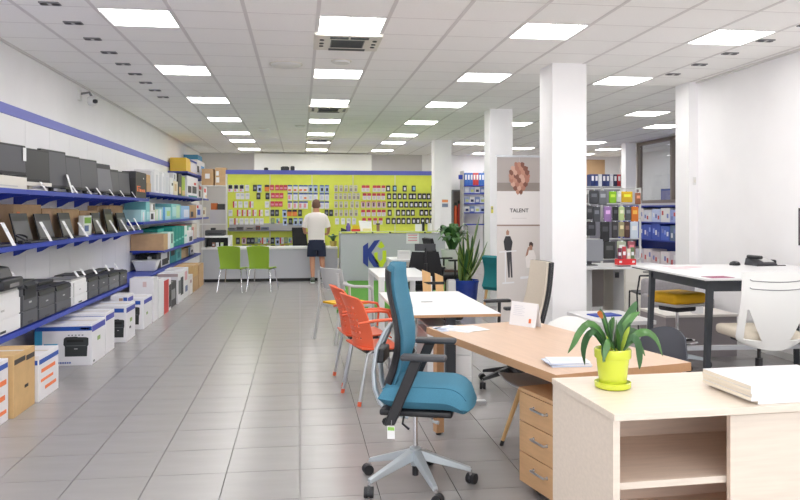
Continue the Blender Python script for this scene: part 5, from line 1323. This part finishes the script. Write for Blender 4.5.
# teal lounge chair
t = thing('lounge_chair', 'teal upholstered chair with wooden legs beside the poster stand', 'chair', (2.97, 10.75, 0), math.radians(35))
MB().sheet(lambda u, v: (-.20 + .06 * math.sin(v * 3.1) - .05 * v, (u - .5) * (.40 - .08 * v), .42 + .46 * v), 8, 10, .06).build('backrest', TEAL_FAB, t, smooth=True)
MB().rbox((.03, 0, .42), (.46, .46, .09), .04).build('seat', TEAL_FAB, t, smooth=True)
for sx in (-1, 1):
    for sy in (-1, 1): MB().tube([(sx*.16, sy*.16, .39), (sx*.20, sy*.20, 0)], [.022, .014], 8).build('leg', PINE, t)
# ------------------------------------------------------------------ roll-up poster
t = thing('rollup_poster', 'tall white poster banner with copper pendant lamp and office scene', 'poster', (2.42, 9.0, 0))
MB().box(-.02, .60, -.09, .09, 0, .08).build('base', ALU, t, bevel=.01)
MB().tube([(.29, .03, .08), (.29, .03, 2.23)], .012, 8).build('pole', ALU, t)
sheet_o = MB().box(0, .58, -.003, .0, .08, 2.22).build('banner_sheet', mat('banner_paper', (230, 226, 224), .5), t)
MB().box(-.005, .585, -.012, .012, 2.215, 2.24).build('top_rail', ALU, t)
def art(x0, x1, z0, z1, m, k=1, nm_='printed_area'): return MB().box(x0, x1, -.003 - .0006 * k, -.003, z0, z1).build(nm_, m, sheet_o)
art(.0, .58, 1.90, 2.215, flat((178, 170, 166)))
art(.0, .58, 1.795, 1.90, flat((146, 136, 130)))
art(.285, .289, 2.12, 2.215, flat((206, 198, 194)), 2, 'lamp_cord')
cop = [flat((176, 122, 104)), flat((206, 164, 146)), flat((128, 82, 68)), flat((190, 140, 120))]
for rr in range(8):
    zc = 2.125 - rr * .048; wd = [.06, .105, .125, .13, .125, .105, .075, .04][rr]; nn_ = [3, 4, 5, 4, 5, 4, 3, 2][rr]
    for k in range(nn_):
        cx = .287 + (k - (nn_ - 1) / 2) * (2 * wd / nn_)
        hw = wd / nn_ * 1.25
        q = [(cx - hw, zc + .020), (cx - hw*.3, zc + .034), (cx + hw, zc + .018), (cx + hw*.8, zc - .020), (cx, zc - .042), (cx - hw*.9, zc - .016)]
        MB().prism(q, lambda p, z, s: (p, s, z), -.0045 - .0003 * (8 - rr) - .00005 * k, -.003).build('lamp_leaf_print', cop[(k * 3 + rr) % 4], sheet_o)
lettering('TALENT', .066, flat((60, 58, 60)), sheet_o, (.285, -.0042, 1.552), FACE_N, .0006, .0012)
art(.19, .38, 1.455, 1.460, flat((196, 192, 190)), 1, 'printed_line')
art(0, .58, 1.36, 1.378, flat((150, 128, 116)), 1, 'shelf_print')
art(0, .58, .10, 1.36, flat((218, 212, 208)), 1, 'room_print')
def sil(pts, m, k=2, nm_='figure_print'): return MB().prism(pts, lambda p, z, s: (p, s, z), -.003 - .0006 * k, -.003).build(nm_, m, sheet_o)
sk = flat((170, 128, 108)); bl = flat((46, 46, 50))
sil([(.10, 1.06), (.085, 1.17), (.11, 1.235), (.17, 1.235), (.20, 1.16), (.185, 1.06)], bl)
sil([(.12, 1.06), (.145, .72), (.165, .72), (.165, .95), (.18, .72), (.20, .72), (.185, 1.06)], flat((64, 62, 66)), 3)
sil([(.12, 1.25), (.117, 1.29), (.137, 1.318), (.157, 1.29), (.153, 1.25)], sk, 3)
sil([(.03, 1.03), (.25, 1.045), (.25, 1.06), (.03, 1.045)], PAPER, 4)
sil([(.10, .66), (.115, .66), (.115, 1.045), (.10, 1.045)], PAPER, 4)
sil([(.07, .64), (.22, .65), (.22, .67), (.07, .66)], PAPER, 4)
sil([(.38, .84), (.365, .96), (.40, 1.05), (.47, 1.06), (.50, .98), (.49, .84)], flat((240, 234, 230)), 3)
sil([(.415, 1.06), (.413, 1.11), (.435, 1.14), (.457, 1.11), (.453, 1.06)], sk, 4)
sil([(.41, 1.11), (.415, 1.155), (.44, 1.165), (.465, 1.14), (.46, 1.10), (.435, 1.125)], flat((70, 50, 44)), 5)
sil([(.365, .98), (.385, 1.06), (.40, 1.10), (.415, 1.09), (.395, 1.0)], sk, 4)
sil([(.30, .70), (.56, .72), (.56, .75), (.30, .73)], PAPER, 3)
# ------------------------------------------------------------------ far wall fittings right of pillar three
t = thing('notice_plate', 'orange and grey notice plate on the back pillar', 'sign', (3.365, 17.155, 1.62)); MB().box(-.075, .075, -.008, 0, 0, .20).build('plate', PAPER, t); MB().box(-.07, .07, -.0095, -.008, .12, .18).build('orange_print', flat((236, 150, 90)), t); MB().box(-.07, .07, -.0095, -.008, .01, .09).build('grey_print', flat((130, 140, 160)), t)
t = thing('wall_niche', 'dark wall niche holding red extinguishers', 'niche', (4.50, 21.86, 1.06))
MB().box(0, .30, -.02, .0, 0, 1.08).build('back_board', flat((120, 110, 108)), t)
for x in (0, .28): MB().box(x - .02, x + .02, -.14, 0, 0, 1.08).build('side_board', GREY_PL, t)
MB().box(-.02, .30, -.14, 0, 1.06, 1.10).build('top_board', GREY_PL, t); MB().box(-.02, .30, -.14, 0, -.03, 0).build('bottom_board', GREY_PL, t)
for k, (x, h, m) in enumerate([(.09, .72, flat((214, 90, 50))), (.20, .78, flat((160, 50, 50)))]):
    tt = thing('fire_extinguisher', ['orange red extinguisher in the wall niche', 'dark red extinguisher in the wall niche'][k], 'extinguisher', (4.50 + x, 21.76, 1.061)); MB().lathe([(0, 0), (.05, 0), (.05, h*.75), (.03, h*.85), (.012, h*.88), (0, h*.88)], 14).build('cylinder', m, tt, smooth=True); MB().box(-.04, .04, -.012, .012, h*.88, h).build('valve', BLACK_PL, tt)
def binder(x, y, z, m, lab, grp, h=.32, w=.075, d=.28):
    t = thing('binder', lab, 'binder', (x, y, z), 0, grp)
    MB().box(-w/2, w/2, 0, d, 0, h).build('cover', m, t, bevel=.003); MB().box(-w/3, w/3, -.002, 0, h*.45, h*.85).build('spine_label', PAPER, t)
t = thing('binder_rack', 'blue metal rack of binders on the far wall', 'shelf', (4.72, 21.2, 0))
for z in (2.25, 2.02, 1.73, 1.46, 1.12): MB().box(0, .66, 0, .4, z, z + .03).build('board', BLUE_SHELF, t)
for x in (-.03, .66): MB().box(x, x + .03, 0, .4, 0, 2.7).build('side_panel', LGREY_PL, t)
MB().box(-.16, -.04, -.01, .01, 2.45, 2.58).build('blue_flag', BLUE_SHELF, t)
bb = flat((60, 110, 190)); br_ = flat((200, 60, 60))
for k, m in enumerate([bb, bb, bb, br_, br_, bb, bb]):
    binder(4.79 + k * .085, 21.25, 2.281, m, '%s binder standing on top of the far blue rack' % ['first blue', 'second blue', 'third blue', 'left red', 'right red', 'fourth blue', 'last blue'][k], 'binders on the far blue rack', .36)
for r, z in enumerate((2.051, 1.761, 1.491)):
    for k in range(4):
        c = [(206, 212, 226), (170, 180, 214), (226, 226, 228), (120, 140, 190)][(k + r) % 4]
        carton(4.75 + k * .155, 4.75 + k * .155 + .145, 21.25, 21.5, z, .18, flat(c), '%s pack on the %s board of the far blue rack' % (['first', 'second', 'third', 'last'][k], ['upper', 'middle', 'lower'][r]), 'pack', 'packs on the far blue rack', near=[(.2, .8, .2, .6, [pw, flat((190, 200, 120)), navy][(k + r) % 3])], top=False)
t = thing('pillar_sticker', 'small yellow sticker on the second pillar', 'sticker', (3.085, 11.766, 1.60)); MB().box(-.018, .018, -.003, 0, -.09, .02).build('sticker', flat((220, 210, 90)), t); MB().box(-.012, .012, -.0035, -.003, -.03, 0).build('print', GREY_PL, t)
t = thing('pillar_hook', 'black curved hook on the second pillar beside the poster', 'hook', (3.20, 11.766, 1.50)); MB().tube([(.03, -.01, .16), (.0, -.01, .10), (-.01, -.01, .04), (.0, -.01, -.02), (.03, -.01, -.08)], .014, 8).build('hook', BLACK_PL, t); MB().box(-.02, .02, -.01, 0, .02, .06).build('mount', BLACK_PL, t)
# ------------------------------------------------------------------ right hand side: standing desk and its surroundings
t = thing('standing_desk', 'tall white standing desk with slanted charcoal legs by the right wall', 'desk', (3.27, 5.68, 0), math.radians(-2.5))
MB().box(0, 1.62, 0, 1.53, .984, 1.0).build('desk_top', WHITE_LAM, t, bevel=.001)
MB().box(.012, 1.61, .012, 1.52, .972, .984).build('under_edge', STEEL_DK, t)
for x, s in ((.07, -1), (1.53, 1)):
    for y in (.06, 1.17):
        MB().hexa([(x - .022 + s*.03, y - .02, 0), (x + .012 + s*.03, y - .02, 0), (x + .012 + s*.03, y + .03, 0), (x - .022 + s*.03, y + .03, 0)], [(x - .02, y - .02, .972), (x + .028, y - .02, .972), (x + .028, y + .03, .972), (x - .02, y + .03, .972)]).build('leg', STEEL_DK, t)
    MB().box(x - .01, x + .03, .06, 1.18, .90, .972).build('side_rail', STEEL_DK, t)
MB().box(.08, 1.55, .05, .075, .89, .972).build('front_rail', STEEL_DK, t)
MB().box(.06, 1.56, .70, .74, .28, .32).build('foot_rail', ALU, t)
# desk phone, mouse, sheets
t = thing('desk_phone', 'grey desk telephone with handset on the standing desk', 'telephone', (4.62, 6.98, 1.001), .1)
MB().hexa([(-.12, -.10, 0), (.12, -.10, 0), (.12, .10, 0), (-.12, .10, 0)], [(-.11, -.09, .025), (.11, -.09, .025), (.11, .09, .075), (-.11, .09, .075)]).build('body', DARK_GREY, t, bevel=.006)
MB().hexa([(-.02, -.06, .036), (.10, -.06, .036), (.10, .07, .072), (-.02, .07, .072)], [(-.02, -.06, .040), (.10, -.06, .040), (.10, .07, .080), (-.02, .07, .080)]).build('keypad', LGREY_PL, t)
MB().rbox((-.075, 0, .085), (.045, .20, .035), .014).build('handset', BLACK_PL, t, smooth=True)
MB().rbox((.155, .02, .03), (.05, .07, .05), .018).build('cord_coil', BLACK_PL, t, smooth=True)
MB().box(-.13, .20, -.11, -.10, .0, .008).build('front_foot', BLACK_PL, t)
t = thing('computer_mouse', 'black oval mouse on the standing desk', 'mouse', (4.36, 7.02, 1.001)); MB().lathe([(0, 0), (.055, 0), (.058, .012), (.045, .032), (.02, .042), (0, .043)], 18, (0, 0, 0), 1, .7).build('shell', BLACK_PL, t, smooth=True); MB().box(-.008, .008, -.04, -.02, .03, .040).build('wheel', GREY_PL, t)
paper('leaflet', (3.74, 6.92, 1.0005), .5, .21, .30, .002, pale_pink, 'pinkish leaflet lying flat on the standing desk', 'leaflet', [(-.08, .08, .0, .1, flat((236, 226, 228)))])
paper('leaflet', (3.60, 6.72, 1.0005), -.2, .15, .21, .0015, flat((226, 206, 210)), 'smaller pink leaflet near the left edge of the standing desk', 'leaflet')
paper('leaflet', (3.45, 5.80, 1.0005), .1, .21, .15, .002, flat((150, 60, 100)), 'magenta leaflet behind the white chair back', 'leaflet')
paper('leaflet', (4.30, 5.83, 1.0005), .1, .21, .15, .002, flat((130, 50, 90)), 'magenta leaflet at the right frame edge on the standing desk', 'leaflet')
# white designer chair
t = thing('office_chair', 'white plastic backed office chair with beige seat at the standing desk', 'office chair', (3.57, 5.42, 0), math.radians(90 - 4))
five_star(t, [.2 + k * 2 * PI / 5 for k in range(5)], .30, .17, WHITE_PL, BLACK_PL)
gas_lift(t, .175, .52, BLACK_PL, BLACK_PL)
MB().tube([(0, 0, .175), (0, 0, .40)], .028, 12).build('lift_cover', BLACK_PL, t)
MB().rbox((.03, 0, .60), (.46, .46, .08), .03).build('seat_cushion', BEIGE_FAB, t, smooth=True)
MB().rbox((.0, 0, .545), (.34, .30, .05), .015).build('seat_pan', BLACK_PL, t, smooth=True)
def wb_e(u, v):
    q = abs(u - .5) * 2
    inner = min(.80, .36 + .44 * max(0, (v - .10)) / .44)
    ks = [(0, 0), (.36, inner), (.72, .82), (1, 1)]
    for (a, b), (c, d) in zip(ks[:-1], ks[1:]):
        if q <= c + 1e-9: return math.copysign(b + (d - b) * (q - a) / (c - a), u - .5)
    return math.copysign(1, u - .5)
def wb_pt(u, v):
    e = wb_e(u, v)
    z = .50 + .60 * v
    w = .285 - .05 * max(0, (v - .3)) - .07 * (1 - min(1, v / .16)) ** 2
    x = -.215 - .05 * math.sin(v * 2.6) - .03 * v + .06 * e * e
    if v < .2: z += .05 * e * e * (1 - v / .2)
    return (x, e * w, z + (-.012 * e * e if v > .93 else 0))
def wb_hole(u, v):
    q = abs(u - .5) * 2
    return .11 < v < .53 and .36 < q < .72
MB().sheet(wb_pt, 50, 44, .016, wb_hole).build('backrest', WHITE_PL, t, smooth=True)
for v0 in (.80, .90):
    MB().tube([(wb_pt(.22 + .56 * k / 10, v0)[0] - .010, wb_pt(.22 + .56 * k / 10, v0)[1], wb_pt(.5, v0)[2] - .02 * math.sin(PI * k / 10)) for k in range(11)], .004, 6).build('back_groove', GREY_PL, t)
# yellow stool
t = thing('stool', 'mustard yellow saddle stool on a chrome footring base', 'stool', (3.74, 7.02, 0), .3)
five_star(t, [.5 + k * 2 * PI / 5 for k in range(5)], .28, .14, SILVER, BLACK_PL, z_end=.08)
MB().tube([(0, 0, .1), (0, 0, .36)], .028, 12).build('lift_cover', BLACK_PL, t)
MB().tube([(0, 0, .36), (0, 0, .55)], .015, 12).build('gas_lift', CHROME, t)
MB().tube([(.19 * math.cos(a * PI / 12), .19 * math.sin(a * PI / 12), .25) for a in range(25)], .011, 8).build('foot_ring', CHROME, t, smooth=True)
MB().box(-.19, .19, -.012, .012, .24, .26).build('ring_spoke', BLACK_PL, t)
MB().rbox((0, 0, .585), (.26, .26, .06), .02).build('seat_plate', BLACK_PL, t, smooth=True)
MB().rbox((0, 0, .625), (.40, .38, .03), .012).build('seat_shell', LGREY_PL, t, smooth=True)
MB().rbox((0, 0, .69), (.44, .40, .11), .05, 4).build('seat_cushion', YELLOW, t, smooth=True)
# low display plinth with a small card, grey poufs
t = thing('display_plinth', 'low taupe display block with white top under the standing desk', 'plinth', (3.82, 7.40, 0), 0)
MB().box(0, .80, 0, .60, 0, .425).build('body', mat('taupe_laminate', (150, 142, 144), .6, var=.03, scale=5), t)
MB().box(-.01, .82, -.01, .61, .425, .45).build('top', mat('pale_top_laminate', (222, 216, 210), .4), t)
t = thing('sign_holder', 'small white card with red dot on the low display block', 'sign', (4.22, 7.48, .451), math.radians(-15)); MB().hexa([(-.06, 0, 0), (.06, 0, 0), (.06, .003, 0), (-.06, .003, 0)], [(-.06, .03, .15), (.06, .03, .15), (.06, .033, .15), (-.06, .033, .15)]).build('card', PAPER, t); MB().hexa([(-.06, .06, 0), (.06, .06, 0), (.06, .063, 0), (-.06, .063, 0)], [(-.06, .03, .15), (.06, .03, .15), (.06, .033, .15), (-.06, .033, .15)]).build('card_back', PAPER, t); MB().hexa([(.01, .018, .10), (.035, .018, .10), (.035, .019, .10), (.01, .019, .10)], [(.01, .0225, .12), (.035, .0225, .12), (.035, .0235, .12), (.01, .0235, .12)]).build('red_dot', red, t)
GREYFAB = mat('grey_felt', (150, 147, 150), .9, var=.06, scale=50)
t = thing('armchair', 'grey upholstered low armchair behind the yellow stool', 'armchair', (4.52, 8.50, 0), math.radians(-95))
MB().rbox((0, 0, .28), (.60, .62, .26), .06, 4).build('seat', GREYFAB, t, smooth=True)
MB().rbox((-.26, 0, .46), (.14, .66, .50), .05, 4).build('backrest', GREYFAB, t, smooth=True)
for s in (-1, 1): MB().rbox((.02, s*.30, .36), (.52, .10, .34), .04, 4).build('armrest', GREYFAB, t, smooth=True)
for sx in (-1, 1):
    for sy in (-1, 1): MB().tube([(sx*.22, sy*.24, 0), (sx*.22, sy*.24, .16)], .018, 8).build('leg', BLACK_PL, t)
t = thing('side_board', 'low white coffee table with blue folder left of the standing desk', 'table', (2.96, 7.10, 0), math.radians(3))
MB().box(0, .62, 0, .80, .40, .44).build('table_top', WHITE_LAM, t, bevel=.004)
for x in (.03, .55):
    for y in (.03, .73): MB().box(x, x + .04, y, y + .04, 0, .40).build('leg', WHITE_LAM, t)
t = thing('folder', 'blue folder lying on the low white coffee table', 'folder', (3.20, 7.55, .441), .2); MB().box(-.15, .15, -.10, .10, 0, .012).build('cover', flat((40, 70, 170)), t); MB().box(-.145, .152, -.095, .095, .003, .009).build('pages', PAPER, t)
# shell chairs around the oak desk
def shell_chair(lab, loc, rz, m, leg_m, bh=.30):
    t = thing('shell_chair', lab, 'chair', loc, rz, 'moulded shell chairs around the oak desk')
    def f(u, v):
        e = (v - .5) * 2
        if u < .5:
            q = u / .5; return (.23 - .42 * q, e * .23, .45 - .02 * math.sin(PI * q) + .03 * e * e)
        q = (u - .5) / .5
        return (-.19 - .07 * q - .03 * q * q + .06 * e * e * q, e * (.23 - .05 * q * q), 0.45 + bh * q - .05 * q * e * e)
    MB().sheet(f, 20, 12, .012).build('shell', m, t, smooth=True)
    for sx in (-1, 1):
        for sy in (-1, 1):
            l = MB().tube([(sx*.11, sy*.11, .43), (sx*.21, sy*.21, .03)], [.018, .012], 8).build('leg', leg_m, t)
            MB().tube([(sx*.208, sy*.208, .035), (sx*.215, sy*.215, 0)], .013, 8).build('foot', BLACK_PL, l)
    MB().box(-.14, .14, -.14, .14, .405, .425).build('seat_mount', BLACK_PL, t, bevel=.01)
    return t
shell_chair('grey shell chair with wooden legs tucked under the oak desk', (1.565, 4.62, 0), DR + PI - .1, mat('grey_shell', (168, 170, 172), .5), PINE, .2)
shell_chair('dark charcoal shell chair right of the oak desk', (2.40, 5.0, 0), DR + PI + .15, mat('charcoal_shell', (72, 75, 84), .6), BLACK_PL, .26)
shell_chair('white shell chair at the far right corner of the oak desk', (2.22, 5.85, 0), DR + PI * 1.35, WHITE_PL, PINE, .2)
# ------------------------------------------------------------------ counter seen through the opening
t = thing('service_counter', 'white L shaped service counter in the opening behind the front pillar', 'counter', (4.12, 10.05, 0))
MB().box(-.35, 1.25, .0, .85, .72, .75).build('worktop', WHITE_LAM, t, bevel=.002)
MB().box(.45, 1.22, .02, .8, .05, .72).build('cabinet', OFFWHITE, t)
MB().box(.449, .45, .03, .4, .08, .70).build('side_door', WHITE_LAM, t)
for z in (.08, .30, .52):
    d = MB().box(.46, 1.21, .004, .02, z, z + .21).build('drawer_front', OFFWHITE, t, bevel=.001)
    MB().box(.72, .98, -.012, .004, z + .15, z + .165).build('handle', BLACK_PL, d)
MB().box(.30, .36, -.001, .0, .60, .68).build('key_tag', BLACK_PL, t)
MB().box(.05, .43, .70, .75, .1, .72).build('back_panel', flat((170, 162, 160)), t)
MB().box(-.3, .0, .1, .8, 0, .72).build('cabinet', LGREY_PL, t)
MB().box(.5, 1.2, .06, .75, 0, .05).build('plinth', BLACK_PL, t)
t = thing('visitor_chair', 'black tubular chair frame before the service counter', 'chair', (4.66, 9.42, 0), math.radians(80))
for s in (-1, 1): MB().tube([(-.22, s*.22, .70), (-.16, s*.24, .46), (.20, s*.24, .46), (.24, s*.24, .0)], .011, 8).build('side_frame', BLACK_PL, t, smooth=True); MB().tube([(-.16, s*.24, .46), (-.24, s*.24, 0)], .011, 8).build('rear_leg', BLACK_PL, t)
MB().box(-.18, .22, -.22, .22, .445, .47).build('seat', DARK_GREY, t, bevel=.008)
MB().tube([(-.22, -.22, .70), (-.22, .22, .70)], .011, 8).build('top_rail', BLACK_PL, t)
t = thing('monitor', 'grey rear of a monitor on the service counter', 'monitor', (4.20, 10.45, .751)); MB().box(-.2, .2, -.03, .02, .06, .38).build('back_shell', mat('monitor_grey', (140, 142, 148), .5), t, bevel=.008); MB().box(-.03, .03, -.02, .02, 0, .1).build('stand', DARK_GREY, t); MB().box(-.1, .1, -.08, .08, 0, .012).build('foot', DARK_GREY, t)
t = thing('red_box', 'red display carton on the service counter', 'box', (4.78, 10.5, .751)); MB().box(-.14, .14, -.06, .06, 0, .085).build('carton', mat('red_carton', (214, 34, 40), .45), t); MB().box(-.12, -.08, -.063, -.06, .03, .06).build('white_mark', PAPER, t); MB().box(.08, .12, -.063, -.06, .03, .06).build('white_mark', PAPER, t)
for k, (x, h, m) in enumerate([(-.09, .16, flat((110, 40, 70))), (-.02, .18, flat((190, 60, 70))), (.05, .15, flat((226, 220, 200))), (.11, .17, flat((100, 120, 80)))]):
    tt = thing('magazine', ['wine red', 'red', 'cream', 'olive'][k] + ' booklet standing in the red display carton', 'booklet', (4.78 + x, 10.5, .837)); MB().box(-.028, .028, -.01, .01, 0, h).build('cover', m, tt); MB().box(-.02, .02, -.011, -.01, h*.3, h*.6).build('print', PAPER, tt)
paper('clipboard', (4.66, 10.2, .7505), .1, .30, .12, .008, DARK_GREY, 'dark clipboard lying before the red display carton', 'clipboard')
# hook rack of bags
t = thing('hook_rack', 'white wire rack hung with phone cases and bags', 'rack', (4.80, 12.3, 0))
for x in (0, .36, .72, 1.06): MB().box(x, x + .03, 0, .03, 0, 1.95).build('upright', WHITE_PL, t)
for z in (.70, 1.05, 1.40, 1.66, 1.92): MB().box(0, 1.09, 0, .025, z, z + .02).build('crossbar', WHITE_PL, t)
MB().box(-.05, 1.12, -.25, .25, 0, .06).build('base', WHITE_PL, t)
HK = [(5.00, 1.90, .16, .235, (70, 72, 78)), (5.16, 1.90, .15, .25, (120, 122, 128)), (5.34, 1.88, .13, .20, (150, 210, 40)), (5.455, 1.88, .08, .18, (230, 232, 226)), (5.60, 1.88, .20, .19, (234, 190, 30)), (5.80, 1.86, .10, .20, (170, 110, 80)),
      (4.92, 1.64, .12, .24, (60, 60, 64)), (5.05, 1.62, .13, .26, (80, 82, 88)), (5.25, 1.62, .13, .26, (170, 130, 190)), (5.39, 1.62, .10, .24, (40, 40, 44)), (5.50, 1.62, .10, .24, (200, 220, 150)), (5.62, 1.62, .11, .24, (90, 92, 96)), (5.74, 1.62, .13, .26, (236, 130, 40)),
      (5.20, 1.36, .16, .34, (36, 36, 40)), (5.38, 1.36, .11, .28, (60, 58, 60)), (5.50, 1.36, .10, .26, (170, 160, 120)), (5.60, 1.36, .10, .28, (90, 60, 50)), (5.73, 1.36, .14, .30, (224, 236, 246)),
      (5.28, 1.02, .20, .30, (50, 52, 50)), (5.50, 1.02, .16, .24, (190, 196, 170)), (5.68, 1.02, .14, .24, (170, 90, 100)), (4.95, 1.36, .16, .24, (48, 48, 54)), (4.95, 1.02, .2, .2, (150, 150, 156))]
cn = {0: 'charcoal case', 1: 'pale grey case', 2: 'lime green case', 3: 'white case', 4: 'yellow bag', 5: 'brown case', 6: 'black case', 7: 'dark grey bag', 8: 'lilac case', 9: 'slim black case', 10: 'pale green case', 11: 'grey case', 12: 'orange case', 13: 'large black bag', 14: 'dark brown case', 15: 'tan case', 16: 'reddish brown case', 17: 'white and blue case', 18: 'big dark bag', 19: 'khaki case', 20: 'rose case', 21: 'black wide case', 22: 'silver case'}
for k, (x, z, w, h, c) in enumerate(HK):
    o = thing('hanging_case', '%s hanging on the white wire rack' % cn[k], 'case', (x, 12.27, z))
    MB().rbox((0, -.03, -h/2), (w, .035, h), .014).build('body', flat(c), o, smooth=True)
    MB().box(-.008, .008, -.06, .02, .0, .008).build('hook', CHROME, o)
    MB().box(-w*.3, w*.3, -.05, -.047, -h*.5, -h*.25).build('label', flat(tuple(min(255, int(q*1.3 + 30)) for q in c)), o)
# shelves of blue and white packs under the windows
t = thing('pack_shelves', 'blue shelving of white and blue packs under the taupe window', 'shelf', (7.60, 13.7, 0))
for z in (1.66, 1.30, .92, .36): MB().box(0, .5, 0, 3.4, z - .03, z).build('board', BLUE_SHELF, t)
MB().box(.46, .5, 0, 3.4, 0, 1.66).build('back_panel', BLUE_SHELF, t)
for y in (0, 3.38): MB().box(0, .5, y, y + .02, 0, 1.7).build('end_panel', LGREY_PL, t)
pals = [[(206, 208, 222), (188, 196, 226), (222, 214, 216), (214, 216, 226), (190, 200, 232), (226, 224, 226), (150, 164, 214), (90, 110, 190)], [(130, 140, 190), (52, 74, 170), (70, 96, 190), (60, 84, 180), (60, 84, 180), (76, 104, 196), (100, 120, 150), (90, 120, 90)], [(212, 204, 210), (228, 214, 218), (204, 200, 210), (222, 210, 214), (214, 200, 206), (230, 220, 224), (206, 196, 206), (176, 140, 120)]]
for r, z in enumerate((1.301, .921, .361)):
    for k in range(8):
        y = 17.0 - k * .40
        h = [.26, .30, .30][r] + .02 * ((k * 7 + r) % 3)
        o = carton(7.62, 7.98, y - .38, y, z, h, flat(pals[r][k]), '%s pack from the back on the %s board under the window' % (['first', 'second', 'third', 'fourth', 'fifth', 'sixth', 'seventh', 'last'][k], ['upper', 'middle', 'lower'][r]), 'pack', 'packs on the blue shelves under the window', top=False)
        l = .38
        for q in range(3):
            MB().box(-.0025, 0, l * (.12 + .28*q), l * (.30 + .28*q), h * (.2 + .1 * ((k + q) % 4)), h * (.5 + .1 * ((k + q) % 4))).build('printed_panel', [pw, flat((200, 90, 90)) if r != 1 else flat((140, 160, 226)), flat((120, 130, 190))][(k + q + r) % 3], o)
# binders on a high shelf at the back right and tan door panel
t = thing('binder_shelf', 'grey case with a row of binders beyond the bag rack', 'shelf', (7.15, 17.9, 0))
MB().box(0, 1.15, 0, .4, 0, 2.13).build('case', mat('case_grey', (150, 148, 158), .6), t)
MB().box(-.02, 1.17, -.02, .4, 2.13, 2.16).build('top', LGREY_PL, t)
for k, c in enumerate([(40, 56, 110), (44, 60, 120), (220, 222, 226), (50, 60, 110), (60, 74, 130), (210, 212, 220), (46, 50, 80), (190, 50, 60), (214, 214, 220), (200, 56, 66)]):
    binder(7.30 + k * .10, 17.93, 2.161, flat(c), 'binder on the high grey case, %s from the left' % ['first', 'second', 'third', 'fourth', 'fifth', 'sixth', 'seventh', 'eighth', 'ninth', 'last'][k], 'binders on the high grey case', .30, .085)
d = thing('door_1', 'tan wooden door panel on the far back wall', 'door', (8.38, 21.86, 0)); d['kind'] = 'structure'; del d['category']
MB().box(0, .9, -.02, 0, 0, 3.10).build('door_leaf', mat('tan_door', (206, 170, 130), .5, var=.04, scale=4), d)
MB().box(-.05, 0, -.03, 0, 0, 3.15).build('door_frame', WHITE_PL, d); MB().box(.06, .10, -.06, -.02, 1.0, 1.12).build('door_handle', ALU, d)
t = thing('media_rack', 'wire rack with small colourful goods behind the front pillar', 'rack', (5.35, 15.6, 0))
for x in (0, .9): MB().box(x, x + .03, 0, .4, 0, 2.0).build('upright', LGREY_PL, t)
for z in (.6, .95, 1.3, 1.6, 1.9): MB().box(0, .93, 0, .4, z, z + .02).build('board', LGREY_PL, t)
for r, z in enumerate((.621, .971, 1.321, 1.621)):
    for k in range(7):
        c = [(120, 90, 150), (60, 60, 66), (200, 190, 200), (150, 90, 80), (90, 110, 150), (190, 150, 190), (230, 230, 232)][(k * 3 + r * 2) % 7]
        carton(5.40 + k * .12, 5.40 + k * .12 + .105, 15.62, 15.8, z, .20 + .03 * ((k + r) % 3), flat(c), 'small pack on the colourful goods rack, %s on the %s board' % (['first', 'second', 'third', 'fourth', 'fifth', 'sixth', 'last'][k], ['lowest', 'second', 'third', 'top'][r]), 'pack', 'packs on the colourful goods rack', near=[(.2, .8, .3, .7, pw)], top=False)
# room beyond the window
t = thing('blue_cabinet', 'blue binder shelf visible through the taupe window', 'shelf', (9.2, 16.9, 0)); MB().box(0, .4, 0, 1.2, 0, 2.1).build('case', flat((90, 110, 190)), t); MB().box(-.01, 0, .05, 1.15, 1.75, 2.05).build('binder_row', flat((150, 150, 200)), t)
t = thing('tan_board', 'tan panel with brown top rail seen through the window', 'panel', (9.6, 13.6, 0)); MB().box(0, .05, 0, 2.2, 0, 2.25).build('board', mat('tan_board', (206, 176, 144), .6), t); MB().box(-.01, .05, 0, 2.2, 2.25, 2.42).build('rail', flat((110, 84, 80)), t)
# small fittings
t = thing('light_switch', 'white light switch on the right pillar', 'switch', (5.0, 8.948, 1.93)); MB().box(-.02, .02, -.012, 0, -.05, .05).build('plate', WHITE_PL, t); MB().box(-.012, .012, -.016, -.012, -.02, .02).build('rocker', OFFWHITE, t)
t = thing('framed_picture', 'dark framed picture on the right wall at the frame edge', 'picture', (5.03, 6.30, 1.20)); MB().box(0, .02, 0, .68, 0, .38).build('frame', flat((60, 50, 56)), t); MB().box(-.003, 0, .03, .65, .03, .35).build('print', flat((226, 190, 206)), t)
